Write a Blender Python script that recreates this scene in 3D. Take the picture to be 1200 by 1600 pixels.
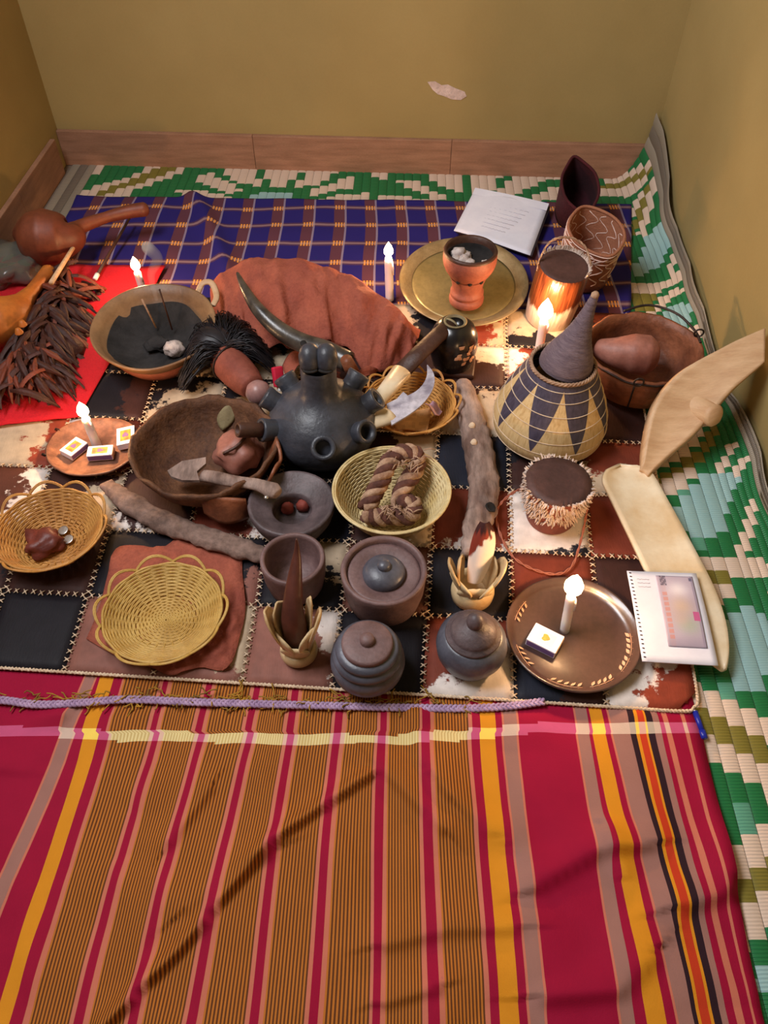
import bpy, bmesh, math, random
from mathutils import Vector, Matrix, noise
for o in list(bpy.data.objects): bpy.data.objects.remove(o)
R = math.radians
random.seed(7)
SC = bpy.context.scene
COL = SC.collection

# ------------------------------------------------------------------ camera, world, light, exposure
F = 1250.0; PT = R(49.5); H = 1.1
CP, SP = math.cos(PT), math.sin(PT)
cam_d = bpy.data.cameras.new('camera'); cam = bpy.data.objects.new('camera', cam_d); COL.objects.link(cam)
cam.location = (0, 0, H); cam.rotation_euler = (R(90) - PT, 0, 0)
cam_d.sensor_fit = 'VERTICAL'; cam_d.sensor_height = 32.0; cam_d.lens = F / 1600 * 32.0; cam_d.clip_start = .02
SC.camera = cam
w = bpy.data.worlds.new('world'); SC.world = w; w.use_nodes = True
bg = w.node_tree.nodes['Background']; bg.inputs[0].default_value = (1.0, .78, .56, 1); bg.inputs[1].default_value = .11
def area(name, loc, target, size, watts, col):
    l = bpy.data.lights.new(name, 'AREA'); l.shape = 'DISK'; l.size = size; l.energy = watts; l.color = col
    o = bpy.data.objects.new(name, l); COL.objects.link(o); o.location = loc
    o.rotation_euler = (Vector(target) - Vector(loc)).to_track_quat('-Z', 'Y').to_euler(); return o
win = area('window_daylight', (-.88, .85, 1.72), (.30, .90, 1.0), 1.0, 50, (.96, .97, 1)); win.data.shape = 'RECTANGLE'; win.data.size_y = .9
vs = SC.view_settings
vs.view_transform = 'Standard'; vs.look = 'None'; vs.gamma = 1; vs.use_curve_mapping = False; vs.exposure = .30

# ------------------------------------------------------------------ helpers
def P(px, py, z=0.0):
    """point at height z seen at this place of the 1200x1600 frame"""
    u = (px - 600) / F; v = (800 - py) / F
    d = Vector((u, CP + v * SP, -SP + v * CP))
    return Vector((0, 0, H)) + d * ((z - H) / d.z)
def proj(p):
    a = p[1] * CP + (H - p[2]) * SP
    return 600 + F * p[0] / a, 800 - F * (p[1] * SP - (H - p[2]) * CP) / a
def mpp(p): return (p[1] * CP + (H - p[2]) * SP) / F          # metres for one pixel there
def lin(c):
    f = lambda v: v / 12.92 if v <= .04045 else ((v + .055) / 1.055) ** 2.4
    return tuple(f(x / 255) for x in c) + (1,)
def tag(o, label=None, cat=None, group=None, kind=None):
    if label: o['label'] = label
    if cat: o['category'] = cat
    if group: o['group'] = group
    if kind: o['kind'] = kind
    return o
def thing(name, label, cat, loc, rot=(0, 0, 0), group=None):
    o = bpy.data.objects.new(name, None); COL.objects.link(o); o.empty_display_size = .05
    o.location = loc; o.rotation_euler = rot
    return tag(o, label, cat, group)
def obj(name, geo, mat, parent=None, smooth=True, cols=None, loc=None, rot=None, origin=None, label=None, kind=None):
    """geo = (verts, faces); cols = one colour for each face; origin = vector taken off every vertex"""
    vs_, fs = geo
    if origin is not None: vs_ = [Vector(v) - origin for v in vs_]
    me = bpy.data.meshes.new(name); me.from_pydata([tuple(v) for v in vs_], [], fs)
    if smooth: me.polygons.foreach_set('use_smooth', [True] * len(me.polygons))
    if cols:
        at = me.color_attributes.new('Col', 'FLOAT_COLOR', 'CORNER')
        buf = []
        for p in me.polygons: buf += list(cols[p.index]) * p.loop_total
        at.data.foreach_set('color', buf)
    me.update(); me.materials.append(mat)
    o = bpy.data.objects.new(name, me); COL.objects.link(o)
    if parent: o.parent = parent
    if loc is not None: o.location = loc
    if rot is not None: o.rotation_euler = rot
    return tag(o, label, kind=kind)
def copy_part(o, parent, loc=None, rot=None):
    c = o.copy(); COL.objects.link(c); c.parent = parent
    if loc is not None: c.location = loc
    if rot is not None: c.rotation_euler = rot
    return c
def solid(o, t, off=-1):
    m = o.modifiers.new('thickness', 'SOLIDIFY'); m.thickness = t; m.offset = off; return o
def merge(gs):
    V, Fc = [], []
    for v, f in gs:
        n = len(V); V += list(v); Fc += [tuple(i + n for i in q) for q in f]
    return V, Fc
def lathe(prof, n=40, jit=0, seed=0, cx=0, cy=0, cz=0, squash=1):
    V, Fc, rows = [], [], []
    for r, z in prof:
        if r < 1e-6: rows.append([len(V)]); V.append(Vector((cx, cy, cz + z)))
        else:
            rows.append(list(range(len(V), len(V) + n)))
            for k in range(n):
                a = 2 * math.pi * k / n
                rr = r * (1 + (jit * noise.noise((math.cos(a) * 1.6 + seed, math.sin(a) * 1.6, z * 9)) if jit else 0))
                V.append(Vector((cx + rr * math.cos(a), cy + rr * math.sin(a) * squash, cz + z)))
    for A, B in zip(rows, rows[1:]):
        for k in range(n):
            k2 = (k + 1) % n
            if len(A) == 1 and len(B) == 1: continue
            if len(A) == 1: Fc.append((A[0], B[k2], B[k]))
            elif len(B) == 1: Fc.append((A[k], A[k2], B[0]))
            else: Fc.append((A[k], A[k2], B[k2], B[k]))
    return V, Fc
def tube(path, rad, n=8, caps=True, closed=False, flat=1.0, up=None):
    path = [Vector(p) for p in path]; m = len(path)
    if not hasattr(rad, '__len__'): rad = [rad] * m
    V, Fc = [], []
    nrm = None
    for i, p in enumerate(path):
        if closed: t = path[(i + 1) % m] - path[i - 1]
        else: t = path[min(i + 1, m - 1)] - path[max(i - 1, 0)]
        t.normalize()
        if nrm is None or up is not None:
            ref = Vector(up) if up is not None else (Vector((0, 0, 1)) if abs(t.z) < .9 else Vector((1, 0, 0)))
            nrm = (ref - t * ref.dot(t)).normalized()
        else: nrm = (nrm - t * nrm.dot(t)).normalized()
        b = t.cross(nrm)
        for k in range(n):
            a = 2 * math.pi * k / n
            V.append(p + (nrm * math.cos(a) * flat + b * math.sin(a)) * rad[i])
    for i in range(m if closed else m - 1):
        j = (i + 1) % m
        for k in range(n): Fc.append((i * n + k, i * n + (k + 1) % n, j * n + (k + 1) % n, j * n + k))
    if caps and not closed:
        Fc.append(tuple(reversed(range(n)))); Fc.append(tuple(range((m - 1) * n, m * n)))
    return V, Fc
def grid(nu, nv, fn):
    V = [fn(i / nu, j / nv) for j in range(nv + 1) for i in range(nu + 1)]
    Fc = [(j * (nu + 1) + i, j * (nu + 1) + i + 1, (j + 1) * (nu + 1) + i + 1, (j + 1) * (nu + 1) + i) for j in range(nv) for i in range(nu)]
    return V, Fc
def box(sx, sy, sz, c=(0, 0, 0), bev=.0):
    bm = bmesh.new(); bmesh.ops.create_cube(bm, size=1)
    for v in bm.verts: v.co = Vector((v.co.x * sx, v.co.y * sy, v.co.z * sz))
    if bev: bmesh.ops.bevel(bm, geom=bm.edges[:], offset=bev, segments=2, profile=.6, affect='EDGES')
    bm.verts.index_update()
    r = [v.co + Vector(c) for v in bm.verts], [tuple(v.index for v in f.verts) for f in bm.faces]
    bm.free(); return r
def prism(out, z0, z1):
    n = len(out)
    V = [Vector((x, y, z0)) for x, y in out] + [Vector((x, y, z1)) for x, y in out]
    return V, [tuple(reversed(range(n))), tuple(range(n, 2 * n))] + [(k, (k + 1) % n, n + (k + 1) % n, n + k) for k in range(n)]
def xf(g, M): return [M @ Vector(v) for v in g[0]], g[1]
def catmull(pts, k=6):
    pts = [Vector(p) for p in pts]; out = []
    for i in range(len(pts) - 1):
        a, b, c, d = pts[max(i - 1, 0)], pts[i], pts[i + 1], pts[min(i + 2, len(pts) - 1)]
        for q in range(k):
            t = q / k
            out.append(.5 * ((2 * b) + (c - a) * t + (2 * a - 5 * b + 4 * c - d) * t * t + (3 * b - a - 3 * c + d) * t ** 3))
    out.append(pts[-1]); return out
def lerpl(vals, t):
    x = t * (len(vals) - 1); i = min(int(x), len(vals) - 2); return vals[i] + (vals[i + 1] - vals[i]) * (x - i)
def inside(poly, x, y):
    r = False; n = len(poly)
    for i in range(n):
        x1, y1 = poly[i]; x2, y2 = poly[i - 1]
        if (y1 > y) != (y2 > y) and x < (x2 - x1) * (y - y1) / (y2 - y1) + x1: r = not r
    return r
def n3(x, y, z=0, s=1): return noise.noise((x * s, y * s, z * s))

# ------------------------------------------------------------------ materials
class NT:
    def __init__(s, name):
        s.m = bpy.data.materials.new(name); s.m.use_nodes = True; s.t = s.m.node_tree
        s.b = s.t.nodes['Principled BSDF']; s.out = s.t.nodes['Material Output']
    def n(s, typ, **kw):
        x = s.t.nodes.new(typ)
        for k, v in kw.items(): setattr(x, k, v)
        return x
    def l(s, a, b): s.t.links.new(a, b)
    def math(s, op, a, b=None, c=None):
        x = s.n('ShaderNodeMath', operation=op)
        for i, v in enumerate((a, b, c)):
            if v is None: continue
            if isinstance(v, (int, float)): x.inputs[i].default_value = v
            else: s.l(v, x.inputs[i])
        return x.outputs[0]
    def mix(s, f, a, b, bt='MIX'):
        x = s.n('ShaderNodeMix', data_type='RGBA', blend_type=bt)
        for i, v in ((0, f), (6, a), (7, b)):
            if isinstance(v, (int, float)): x.inputs[i].default_value = v
            elif isinstance(v, tuple): x.inputs[i].default_value = v
            else: s.l(v, x.inputs[i])
        return x.outputs[2]
    def coord(s, scale=None, kind='Object'):
        tc = s.n('ShaderNodeTexCoord'); o = tc.outputs[kind]
        if scale:
            mp = s.n('ShaderNodeMapping'); mp.inputs['Scale'].default_value = scale; s.l(o, mp.inputs[0]); o = mp.outputs[0]
        return o
    def noise(s, vec, scale, detail=4, rough=.55):
        x = s.n('ShaderNodeTexNoise'); x.inputs['Scale'].default_value = scale; x.inputs['Detail'].default_value = detail
        x.inputs['Roughness'].default_value = rough; s.l(vec, x.inputs['Vector']); return x.outputs['Fac']
    def ramp(s, f, stops, interp='LINEAR'):
        x = s.n('ShaderNodeValToRGB'); e = x.color_ramp; e.interpolation = interp
        while len(e.elements) < len(stops): e.elements.new(.5)
        for q, (p, c) in zip(e.elements, stops): q.position = p; q.color = c
        s.l(f, x.inputs[0]); return x.outputs[0]
    def bump(s, h, strength=.3, dist=.002):
        x = s.n('ShaderNodeBump'); x.inputs['Strength'].default_value = strength; x.inputs['Distance'].default_value = dist
        s.l(h, x.inputs['Height']); s.l(x.outputs[0], s.b.inputs['Normal'])
    def done(s, col, rough=.6, metal=0, spec=.5, coat=0):
        if isinstance(col, tuple): s.b.inputs['Base Color'].default_value = col
        else: s.l(col, s.b.inputs['Base Color'])
        s.b.inputs['Roughness'].default_value = rough; s.b.inputs['Metallic'].default_value = metal
        s.b.inputs['Specular IOR Level'].default_value = spec; s.b.inputs['Coat Weight'].default_value = coat
        return s.m
def M(name, c1, c2=None, scale=14, rough=.65, bump=.25, bscale=90, stretch=None, metal=0, spec=.4, coat=0, lo=.35, hi=.65, speck=.28):
    t = NT(name); v = t.coord(stretch)
    col = lin(c1)
    if c2:
        col = t.ramp(t.noise(v, scale), [(lo, lin(c1)), (hi, lin(c2))])
        col = t.mix(speck, col, t.ramp(t.noise(v, bscale * 1.3, 5, .7), [(.32, (.2, .2, .2, 1)), (.6, (1, 1, 1, 1))]), 'MULTIPLY')
    if bump: t.bump(t.noise(v, bscale, 6), min(1, bump * 1.6), .003)
    return t.done(col, rough, metal, spec, coat)
def MC(name, rough=.7, bump=.2, bscale=300, stretch=None, spec=.3, var=.12, vscale=20):
    """colour from the pattern attribute of the mesh"""
    t = NT(name); a = t.n('ShaderNodeVertexColor', layer_name='Col')
    v = t.coord(stretch)
    col = t.mix(var, a.outputs[0], t.ramp(t.noise(v, vscale), [(.3, (.25, .25, .25, 1)), (.7, (1, 1, 1, 1))]), 'MULTIPLY')
    if bump: t.bump(t.noise(v, bscale, 2), bump, .001)
    return t.done(col, rough, 0, spec)

m_wall = M('wall_paint', (154, 132, 82), (163, 141, 90), 3, .75, .06, 160, speck=.05)
m_floor = M('cement', (110, 95, 85), (130, 112, 98), 6, .8, .3)
m_skirt = M('skirting_tile', (150, 108, 84), (172, 126, 100), 9, .55, .1, 120, stretch=(1, 1, 8))
m_chip = M('bare_plaster', (228, 205, 198), (205, 180, 172), 40, .9, .6, 120)
m_clay = M('dark_fired_clay', (76, 64, 66), (106, 90, 92), 22, .5, .25, 120)
m_clayr = M('red_fired_clay', (104, 78, 76), (132, 104, 102), 18, .55, .2, 120)
m_clayg = M('grey_burnished_clay', (74, 74, 84), (104, 104, 116), 16, .38, .12, 120, spec=.5)
m_clayk = M('black_burnished_clay', (44, 45, 52), (72, 74, 84), 13, .42, .25, 90, spec=.5)
m_clayo = M('orange_fired_clay', (164, 96, 78), (140, 76, 62), 20, .6, .3, 120)
m_soot_shade = M('soot_and_hole_shade', (20, 17, 17), (44, 39, 37), 24, .9, .3)  # soot in the burner; elsewhere a dark colour standing for shade inside holes
m_bark = M('bark_cloth', (170, 90, 68), (146, 72, 56), 16, .85, .5, 140)
m_log = M('rough_bark', (112, 86, 76), (178, 152, 140), 30, .8, 1, 55, stretch=(1, .3, 1), speck=.6)
m_log2 = M('grey_bark', (104, 80, 70), (148, 120, 108), 26, .8, 1, 60, speck=.55)
m_cane = M('cane', (206, 168, 92), (184, 142, 68), 30, .5, .15, 200)
m_cane2 = M('pale_cane', (226, 206, 158), (204, 176, 116), 30, .5, .15, 200)
m_cane3 = M('orange_cane', (206, 150, 78), (176, 118, 54), 30, .5, .15, 200)
m_wood_p = M('pale_wood', (214, 178, 140), (196, 156, 118), 16, .55, .12, 90, stretch=(1, 5, 1), speck=.10)
m_wood_w = M('white_wood', (236, 220, 192), (218, 190, 150), 14, .36, .06, 120, speck=.06)
m_wood_d = M('dark_wood', (84, 52, 40), (60, 36, 28), 20, .5, .3, 90)
m_wood_r = M('polished_brown_wood', (64, 45, 41), (90, 64, 56), 9, .28, .05, 90, spec=.6, coat=.25)
m_gourd = M('brown_gourd', (120, 62, 40), (92, 44, 30), 12, .5, .1, 60)
m_gourdo = M('orange_gourd', (190, 112, 44), (166, 90, 34), 14, .5, .12, 60)
m_gourdb = M('black_gourd', (20, 18, 20), (32, 28, 28), 20, .25, .04, 60, spec=.6)
m_calab = M('fibrous_calabash', (116, 76, 50), (80, 48, 33), 24, .75, .8, 100, speck=.5)
m_dish = M('worn_brown_wood', (156, 106, 80), (104, 66, 50), 26, .55, .5, 60, speck=.45)
m_calr = M('reddish_calabash', (178, 118, 102), (138, 82, 68), 16, .5, .2, 60)
m_copper = M('copper_brown_wood', (154, 92, 62), (108, 60, 40), 18, .5, .5, 60, speck=.4)
m_brass = M('dull_brass', (148, 134, 94), (134, 120, 80), 9, .38, .05, 60, metal=.45)
m_brassr = M('worn_brass_rim', (168, 150, 116), (140, 120, 88), 30, .4, .1, 90, metal=.5)
m_horny = M('smoked_brown_shell', (158, 120, 84), (122, 88, 62), 10, .45, .2, 60)
m_iron = M('dark_iron', (48, 40, 40), (66, 54, 50), 30, .5, .3, metal=.6)
m_steel = M('scratched_steel', (150, 142, 158), (214, 208, 220), 40, .4, .3, 90, metal=.15)
m_wax = M('white_wax', (246, 238, 236), None, rough=.35, bump=.05)
m_wax.node_tree.nodes['Principled BSDF'].inputs['Subsurface Weight'].default_value = .25
m_wick = M('burnt_wick', (20, 14, 12), None, bump=0)
m_paper = M('white_paper', (232, 230, 242), (224, 222, 236), 20, .8, .05, 90, speck=.02)
m_ink = M('grey_ink', (176, 174, 190), None, bump=0)
m_pad_hole_dark = M('dark_pad_and_hole_shade', (70, 62, 70), None, bump=0)  # dark grey for the pad block and the painted shade of punched holes
m_foil = M('pale_resin', (222, 206, 198), (168, 150, 146), 45, .6, .7, 120)
m_ash = M('grey_ash', (58, 54, 54), (36, 33, 33), 22, .95, .7, 90)
m_horn = M('dark_horn', (50, 46, 44), (86, 78, 70), 14, .3, .08, 60, stretch=(3, 3, 3), spec=.6)
m_hornw = M('cream_horn', (226, 200, 156), (196, 160, 112), 18, .4, .1, 60)
m_hornd = M('brown_horn', (96, 52, 42), (66, 34, 28), 16, .35, .1, 60)
m_hair = M('black_hair', (26, 24, 30), (44, 40, 46), 40, .45, 0)
m_feath = M('dark_brown_feather', (74, 34, 24), (44, 20, 16), 14, .6, .3, 200)
m_feath2 = M('russet_feather', (128, 58, 34), (92, 40, 26), 14, .6, .3, 200)
m_furw = M('white_fur', (236, 216, 204), (206, 178, 162), 40, .8, .8, 200, stretch=(1, 1, .2))
m_furb = M('glossy_brown_fur', (134, 66, 36), (88, 40, 22), 60, .32, .6, 150, stretch=(1, 1, .1), spec=.6)
m_hidet = M('dark_hide_skin', (74, 48, 44), (94, 62, 56), 16, .6, .2)
m_rope = M('rope', (196, 160, 132), (150, 112, 88), 60, .85, .4, 200)
m_ropeb = M('brown_fibre', (112, 70, 58), (80, 46, 38), 60, .85, .4, 200)
m_cord = M('red_brown_cord', (164, 98, 78), None, rough=.8)
m_stitch = M('cream_stitch', (230, 206, 178), (206, 176, 146), 60, .8, .3)
m_red = M('red_cotton', (206, 20, 36), (188, 14, 30), 10, .85, .25, 250)
m_redp = M('crimson_cloth', (206, 30, 62), None, bump=.1)
m_lav = M('lavender_braid', (190, 160, 192), (160, 130, 166), 60, .8, .3, 200)
m_fringe = M('olive_fringe', (190, 140, 40), (120, 92, 36), 30, .8, .2)
m_mar = M('maroon_velvet', (74, 16, 26), (56, 10, 18), 12, .9, .3, 200)
m_marin = M('dark_maroon_lining', (58, 12, 24), (44, 8, 16), 12, .95, .2)
m_tan = M('tan_felt', (174, 114, 84), (154, 96, 70), 14, .85, .3, 200)
m_emb = M('white_embroidery', (226, 196, 184), None, rough=.7, bump=.2)
m_leafp = M('painted_leaf', (214, 158, 122), (230, 186, 150), 60, .5, 0)
m_blue = M('blue_plastic', (28, 40, 150), None, rough=.3, bump=0)
m_label = M('yellow_print', (226, 158, 60), (206, 90, 60), 90, .6, 0)
m_purp = M('purple_print', (112, 84, 140), None, bump=0)
m_ball = M('pink_grey_wood_ball', (170, 128, 122), (150, 108, 104), 16, .35, .08)
m_redball = M('red_clay_ball', (150, 66, 52), (126, 50, 40), 30, .7, .3)
m_sleeve = M('rust_leather', (146, 78, 62), (122, 60, 48), 18, .7, .3)
m_tin = M('silver_coin', (196, 190, 186), None, rough=.3, metal=.8, bump=.1)
m_leafg = M('pale_dry_leaf', (150, 136, 100), (122, 104, 74), 30, .7, .4)
m_resin = M('brown_resin', (122, 58, 48), (92, 40, 34), 30, .45, .4, 60)
m_attr = MC('patterned_weave')
m_mat = MC('woven_plastic', .35, 0, spec=.5, var=.06)
m_greycane = M('grey_purple_weave', (136, 116, 124), (110, 92, 102), 40, .7, .6, 160, stretch=(1, 1, 6))  # grey-purple is the lid weave's own colour
t = NT('clear_film'); t.b.inputs['Transmission Weight'].default_value = .7; m_film = t.done(lin((150, 150, 140)), .25)
t = NT('green_leaf'); m_green = t.done(lin((96, 110, 56)), .6)
t = NT('flame')                                    # a flame gives light and stops none
em = t.n('ShaderNodeEmission'); em.inputs[0].default_value = (1, .70, .36, 1); em.inputs[1].default_value = 9
tr = t.n('ShaderNodeBsdfTransparent'); ad = t.n('ShaderNodeAddShader')
t.l(em.outputs[0], ad.inputs[0]); t.l(tr.outputs[0], ad.inputs[1]); t.l(ad.outputs[0], t.out.inputs[0]); m_flame = t.m
t = NT('thin_smoke'); t.t.nodes.remove(t.b); vv = t.n('ShaderNodeVolumePrincipled')
vv.inputs['Density'].default_value = 14; vv.inputs['Color'].default_value = (.9, .88, .88, 1); t.l(vv.outputs[0], t.out.inputs['Volume']); m_smoke = t.m

# ------------------------------------------------------------------ the room
XL = lambda y: -.945 + .030 * (y - 1.6) / .6          # left wall line
XR = lambda y: .735 + .022 * (y - 2.17)               # right wall line
YB = lambda x: 2.262 - .055 * (x + .92)               # back wall line
def struct(name, geo, mat, smooth=False): return obj(name, geo, mat, None, smooth, kind='structure')
struct('floor', box(2.6, 3.6, .1, (-.1, .7, -.0505)), m_floor)
HT = 2.5
def wallgeo(a, b, nrm, t, z0, z1):
    a, b, nrm = Vector(a), Vector(b), Vector(nrm).normalized()
    q = [a, b, b + nrm * t, a + nrm * t]
    return prism([(v.x, v.y) for v in q], z0, z1)
cBL = (XL(2.26), YB(XL(2.26)), 0); cBR = (XR(2.17), YB(XR(2.17)), 0)
wb = struct('wall_back', wallgeo((cBL[0] - .1, YB(cBL[0] - .1), 0), (cBR[0] + .1, YB(cBR[0] + .1), 0), (0, 1, 0), .12, 0, HT), m_wall)
struct('wall_left', wallgeo((XL(-1), -1, 0), (XL(2.4), 2.4, 0), (-1, 0, 0), .12, 0, HT), m_wall)
struct('wall_right', wallgeo((XR(-1), -1, 0), (XR(2.3), 2.3, 0), (1, 0, 0), .12, 0, HT), m_wall)
def skirting(name, a, b, n, k, h=.098):
    root = bpy.data.objects.new(name, None); COL.objects.link(root); root['kind'] = 'structure'
    a, b = Vector(a), Vector(b); d = (b - a); L = d.length; d.normalize(); ang = math.atan2(d.y, d.x)
    for i in range(k):
        c = a + d * (L * (i + .5) / k) + Vector(n) * .007
        obj('skirting_tile', box(L / k - .0005, .014, h + random.uniform(-.0006, .0006), (0, 0, 0), .002), m_skirt, root, False, loc=(c.x, c.y, h / 2), rot=(0, 0, ang))
skirting('baseboard_back', cBL, cBR, (0, -1, 0), 3)
skirting('baseboard_left', (XL(.2), .2, 0), (XL(2.2), 2.2, 0), (1, 0, 0), 7)
# a chip of missing paint, low on the back wall
def onwall(px, py):
    u = (px - 600) / F; v = (800 - py) / F; d = Vector((u, CP + v * SP, -SP + v * CP))
    k = (2.262 - .055 * .92) / (d.y + .055 * d.x); return Vector((0, 0, H)) + d * k
pts = [onwall(*q) for q in [(668, 128), (680, 127), (690, 133), (700, 132), (712, 138), (726, 143), (729, 150), (720, 156), (706, 155), (694, 150), (684, 147), (676, 140)]]
cc = sum(pts, Vector()) / len(pts)
obj('paint_chip', ([p - Vector((0, .0015, 0)) for p in pts] + [p + Vector((0, .004, 0)) for p in pts],
    [tuple(range(12))] + [(i, i + 12, (i + 1) % 12 + 12, (i + 1) % 12) for i in range(12)]), m_chip, wb, False, label='bare white patch of chipped paint')

# ------------------------------------------------------------------ woven plastic mat, strip by strip
CR, GR, OL, BL, TE, GY, GY2 = [lin(c) for c in ((222, 196, 176), (28, 112, 62), (128, 116, 48), (150, 186, 186), (92, 156, 130), (150, 138, 122), (118, 106, 94))]
PAT = []
def pp(col, *pts): PAT.append((col, pts, min(p[0] for p in pts), max(p[0] for p in pts), min(p[1] for p in pts), max(p[1] for p in pts)))
def band(col, a, b, wd): pp(col, (a[0] - wd / 2, a[1]), (a[0] + wd / 2, a[1]), (b[0] + wd / 2, b[1]), (b[0] - wd / 2, b[1]))
pp(CR, (131, 255), (160, 255), (159, 268), (142, 274), (126, 276))
pp(CR, (100, 310), (130, 299), (158, 287), (200, 276), (225, 266), (236, 255), (302, 255), (280, 272), (255, 280), (235, 288), (210, 298), (190, 312))
pp(OL, (140, 310), (165, 304), (205, 290), (240, 279), (270, 268), (280, 255), (256, 255), (235, 269), (200, 282), (160, 296))
pp(CR, (302, 275), (330, 271), (345, 280), (366, 289), (374, 298), (365, 303), (340, 295), (310, 286))
pp(CR, (271, 297), (302, 295), (330, 301), (360, 306), (358, 312), (320, 313), (285, 306))
pp(CR, (338, 255), (396, 255), (396, 281), (405, 281), (403, 293), (388, 288), (369, 283), (352, 272))
pp(CR, (409, 255), (461, 255), (458, 281), (446, 281), (442, 293), (418, 293), (418, 281), (408, 280))
pp(CR, (473, 255), (524, 255), (523, 270), (512, 281), (497, 290), (480, 291), (457, 294), (458, 282), (470, 281))
pp(CR, (480, 300), (500, 292), (520, 285), (540, 275), (560, 278), (558, 290), (540, 295), (510, 301), (490, 306))
pp(CR, (491, 314), (520, 306), (560, 302), (583, 301), (583, 311), (540, 317), (495, 318))
pp(BL, (386, 310), (402, 302), (452, 302), (462, 310), (462, 320), (384, 320))
pp(CR, (574, 255), (610, 255), (608, 275), (598, 280), (586, 278), (583, 270))
pp(CR, (624, 282), (648, 279), (665, 293), (690, 303), (703, 308), (702, 314), (680, 311), (655, 300), (630, 292))
pp(CR, (596, 305), (615, 303), (640, 308), (690, 314), (640, 317), (596, 313))
pp(CR, (664, 255), (718, 255), (718, 290), (730, 292), (728, 304), (712, 300), (690, 293), (678, 283))
pp(CR, (730, 255), (782, 255), (780, 293), (770, 295), (768, 310), (744, 310), (742, 293), (730, 291))
pp(CR, (795, 255), (945, 255), (945, 279), (860, 281), (835, 290), (820, 298), (800, 308), (782, 308), (783, 295), (794, 294))
pp(CR, (822, 312), (850, 298), (868, 292), (945, 290), (945, 306), (860, 312), (830, 318))
# corner and right side
pp(CR, (940, 278), (968, 276), (986, 268), (1010, 254), (1029, 238), (1035, 242), (1029, 253), (1009, 266), (986, 278), (968, 284), (940, 286))
pp(OL, (940, 286), (968, 284), (986, 278), (1009, 266), (1026, 254), (1022, 264), (1005, 276), (985, 288), (965, 293), (940, 294))
pp(CR, (940, 294), (970, 293), (1005, 278), (1015, 275), (1006, 292), (995, 300), (975, 308), (940, 306))
pp(CR, (1012, 190), (1024, 176), (1024, 200), (1005, 215), (1000, 210))
band(CR, (1008, 296), (978, 352), 12); band(OL, (1017, 284), (986, 370), 11); band(CR, (1026, 266), (1002, 367), 12)
band(CR, (1049, 286), (1036, 350), 10); band(CR, (1061, 312), (1044, 350), 10)
pp(BL, (1035, 347), (1050, 347), (1043, 394), (1031, 416), (1005, 431), (983, 430), (1002, 400), (1009, 370))
band(CR, (1055, 380), (1047, 430), 9)
pp(CR, (1088, 408), (1086, 424), (1060, 440), (1035, 455), (1000, 458), (965, 452), (965, 438), (1010, 445), (1045, 436), (1060, 424))
pp(OL, (982, 458), (1029, 458), (1021, 484), (985, 486))
pp(CR, (1020, 484), (1035, 462), (1062, 446), (1070, 455), (1050, 468), (1036, 486), (1010, 496))
pp(BL, (1040, 480), (1085, 469), (1074, 514), (1030, 506))
pp(CR, (1085, 462), (1104, 440), (1106, 460), (1092, 482))
pp(CR, (1075, 512), (1112, 498), (1110, 520), (1082, 530))
pp(BL, (1082, 762), (1103, 738), (1165, 743), (1150, 762), (1139, 805), (1122, 844), (1101, 841), (1079, 835), (1054, 827), (1049, 794), (1066, 777))
pp(TE, (1062, 757), (1082, 750), (1082, 775), (1066, 780)); pp(TE, (1078, 835), (1100, 842), (1105, 866), (1082, 860))
pp(OL, (1015, 756), (1040, 738), (1065, 720), (1100, 695), (1112, 660), (1128, 660), (1110, 705), (1090, 722), (1060, 735), (1040, 747), (1015, 772))
pp(CR, (1018, 764), (1040, 747), (1060, 735), (1092, 720), (1092, 735), (1075, 752), (1060, 768), (1042, 781), (1025, 783))
pp(CR, (1030, 735), (1030, 720), (1060, 698), (1085, 672), (1098, 650), (1110, 655), (1096, 690), (1062, 722))
band(CR, (1150, 690), (1122, 740), 15); band(CR, (1165, 715), (1148, 742), 20)
band(CR, (1158, 640), (1172, 690), 16)
pp(CR, (1038, 843), (1060, 852), (1082, 862), (1105, 869), (1128, 873), (1150, 868), (1158, 840), (1165, 805), (1170, 781), (1186, 785), (1183, 812), (1176, 850), (1169, 870), (1210, 877), (1210, 906), (1165, 897), (1150, 906), (1140, 930), (1137, 936), (1120, 940), (1122, 957), (1103, 960), (1100, 930), (1115, 908), (1130, 900), (1108, 890), (1083, 878), (1056, 866), (1038, 864))
pp(OL, (1038, 866), (1056, 866), (1083, 879), (1108, 890), (1132, 897), (1132, 908), (1113, 910), (1100, 928), (1094, 925), (1065, 892), (1043, 890))
pp(BL, (1124, 985), (1127, 970), (1154, 944), (1172, 948), (1210, 966), (1210, 1052), (1186, 1066), (1187, 1082), (1176, 1088), (1169, 1077), (1148, 1077), (1136, 1040))
pp(TE, (1122, 1066), (1140, 1066), (1146, 1098), (1128, 1096))
pp(CR, (1070, 1056), (1210, 1130), (1210, 1164), (1070, 1092)); pp(OL, (1070, 1092), (1210, 1164), (1210, 1200), (1070, 1127))
pp(CR, (1070, 1130), (1210, 1200), (1210, 1234), (1070, 1164)); pp(TE, (1154, 1212), (1178, 1224), (1182, 1300), (1164, 1300))
pp(CR, (1120, 1352), (1150, 1328), (1175, 1308), (1210, 1280), (1210, 1345), (1180, 1368), (1150, 1388), (1120, 1395))
pp(OL, (1120, 1402), (1160, 1372), (1210, 1340), (1210, 1388), (1170, 1412), (1130, 1440))
pp(CR, (1130, 1440), (1210, 1384), (1210, 1455), (1175, 1462), (1175, 1480), (1140, 1484))
pp(BL, (1160, 1532), (1210, 1500), (1210, 1558), (1160, 1552))
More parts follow.
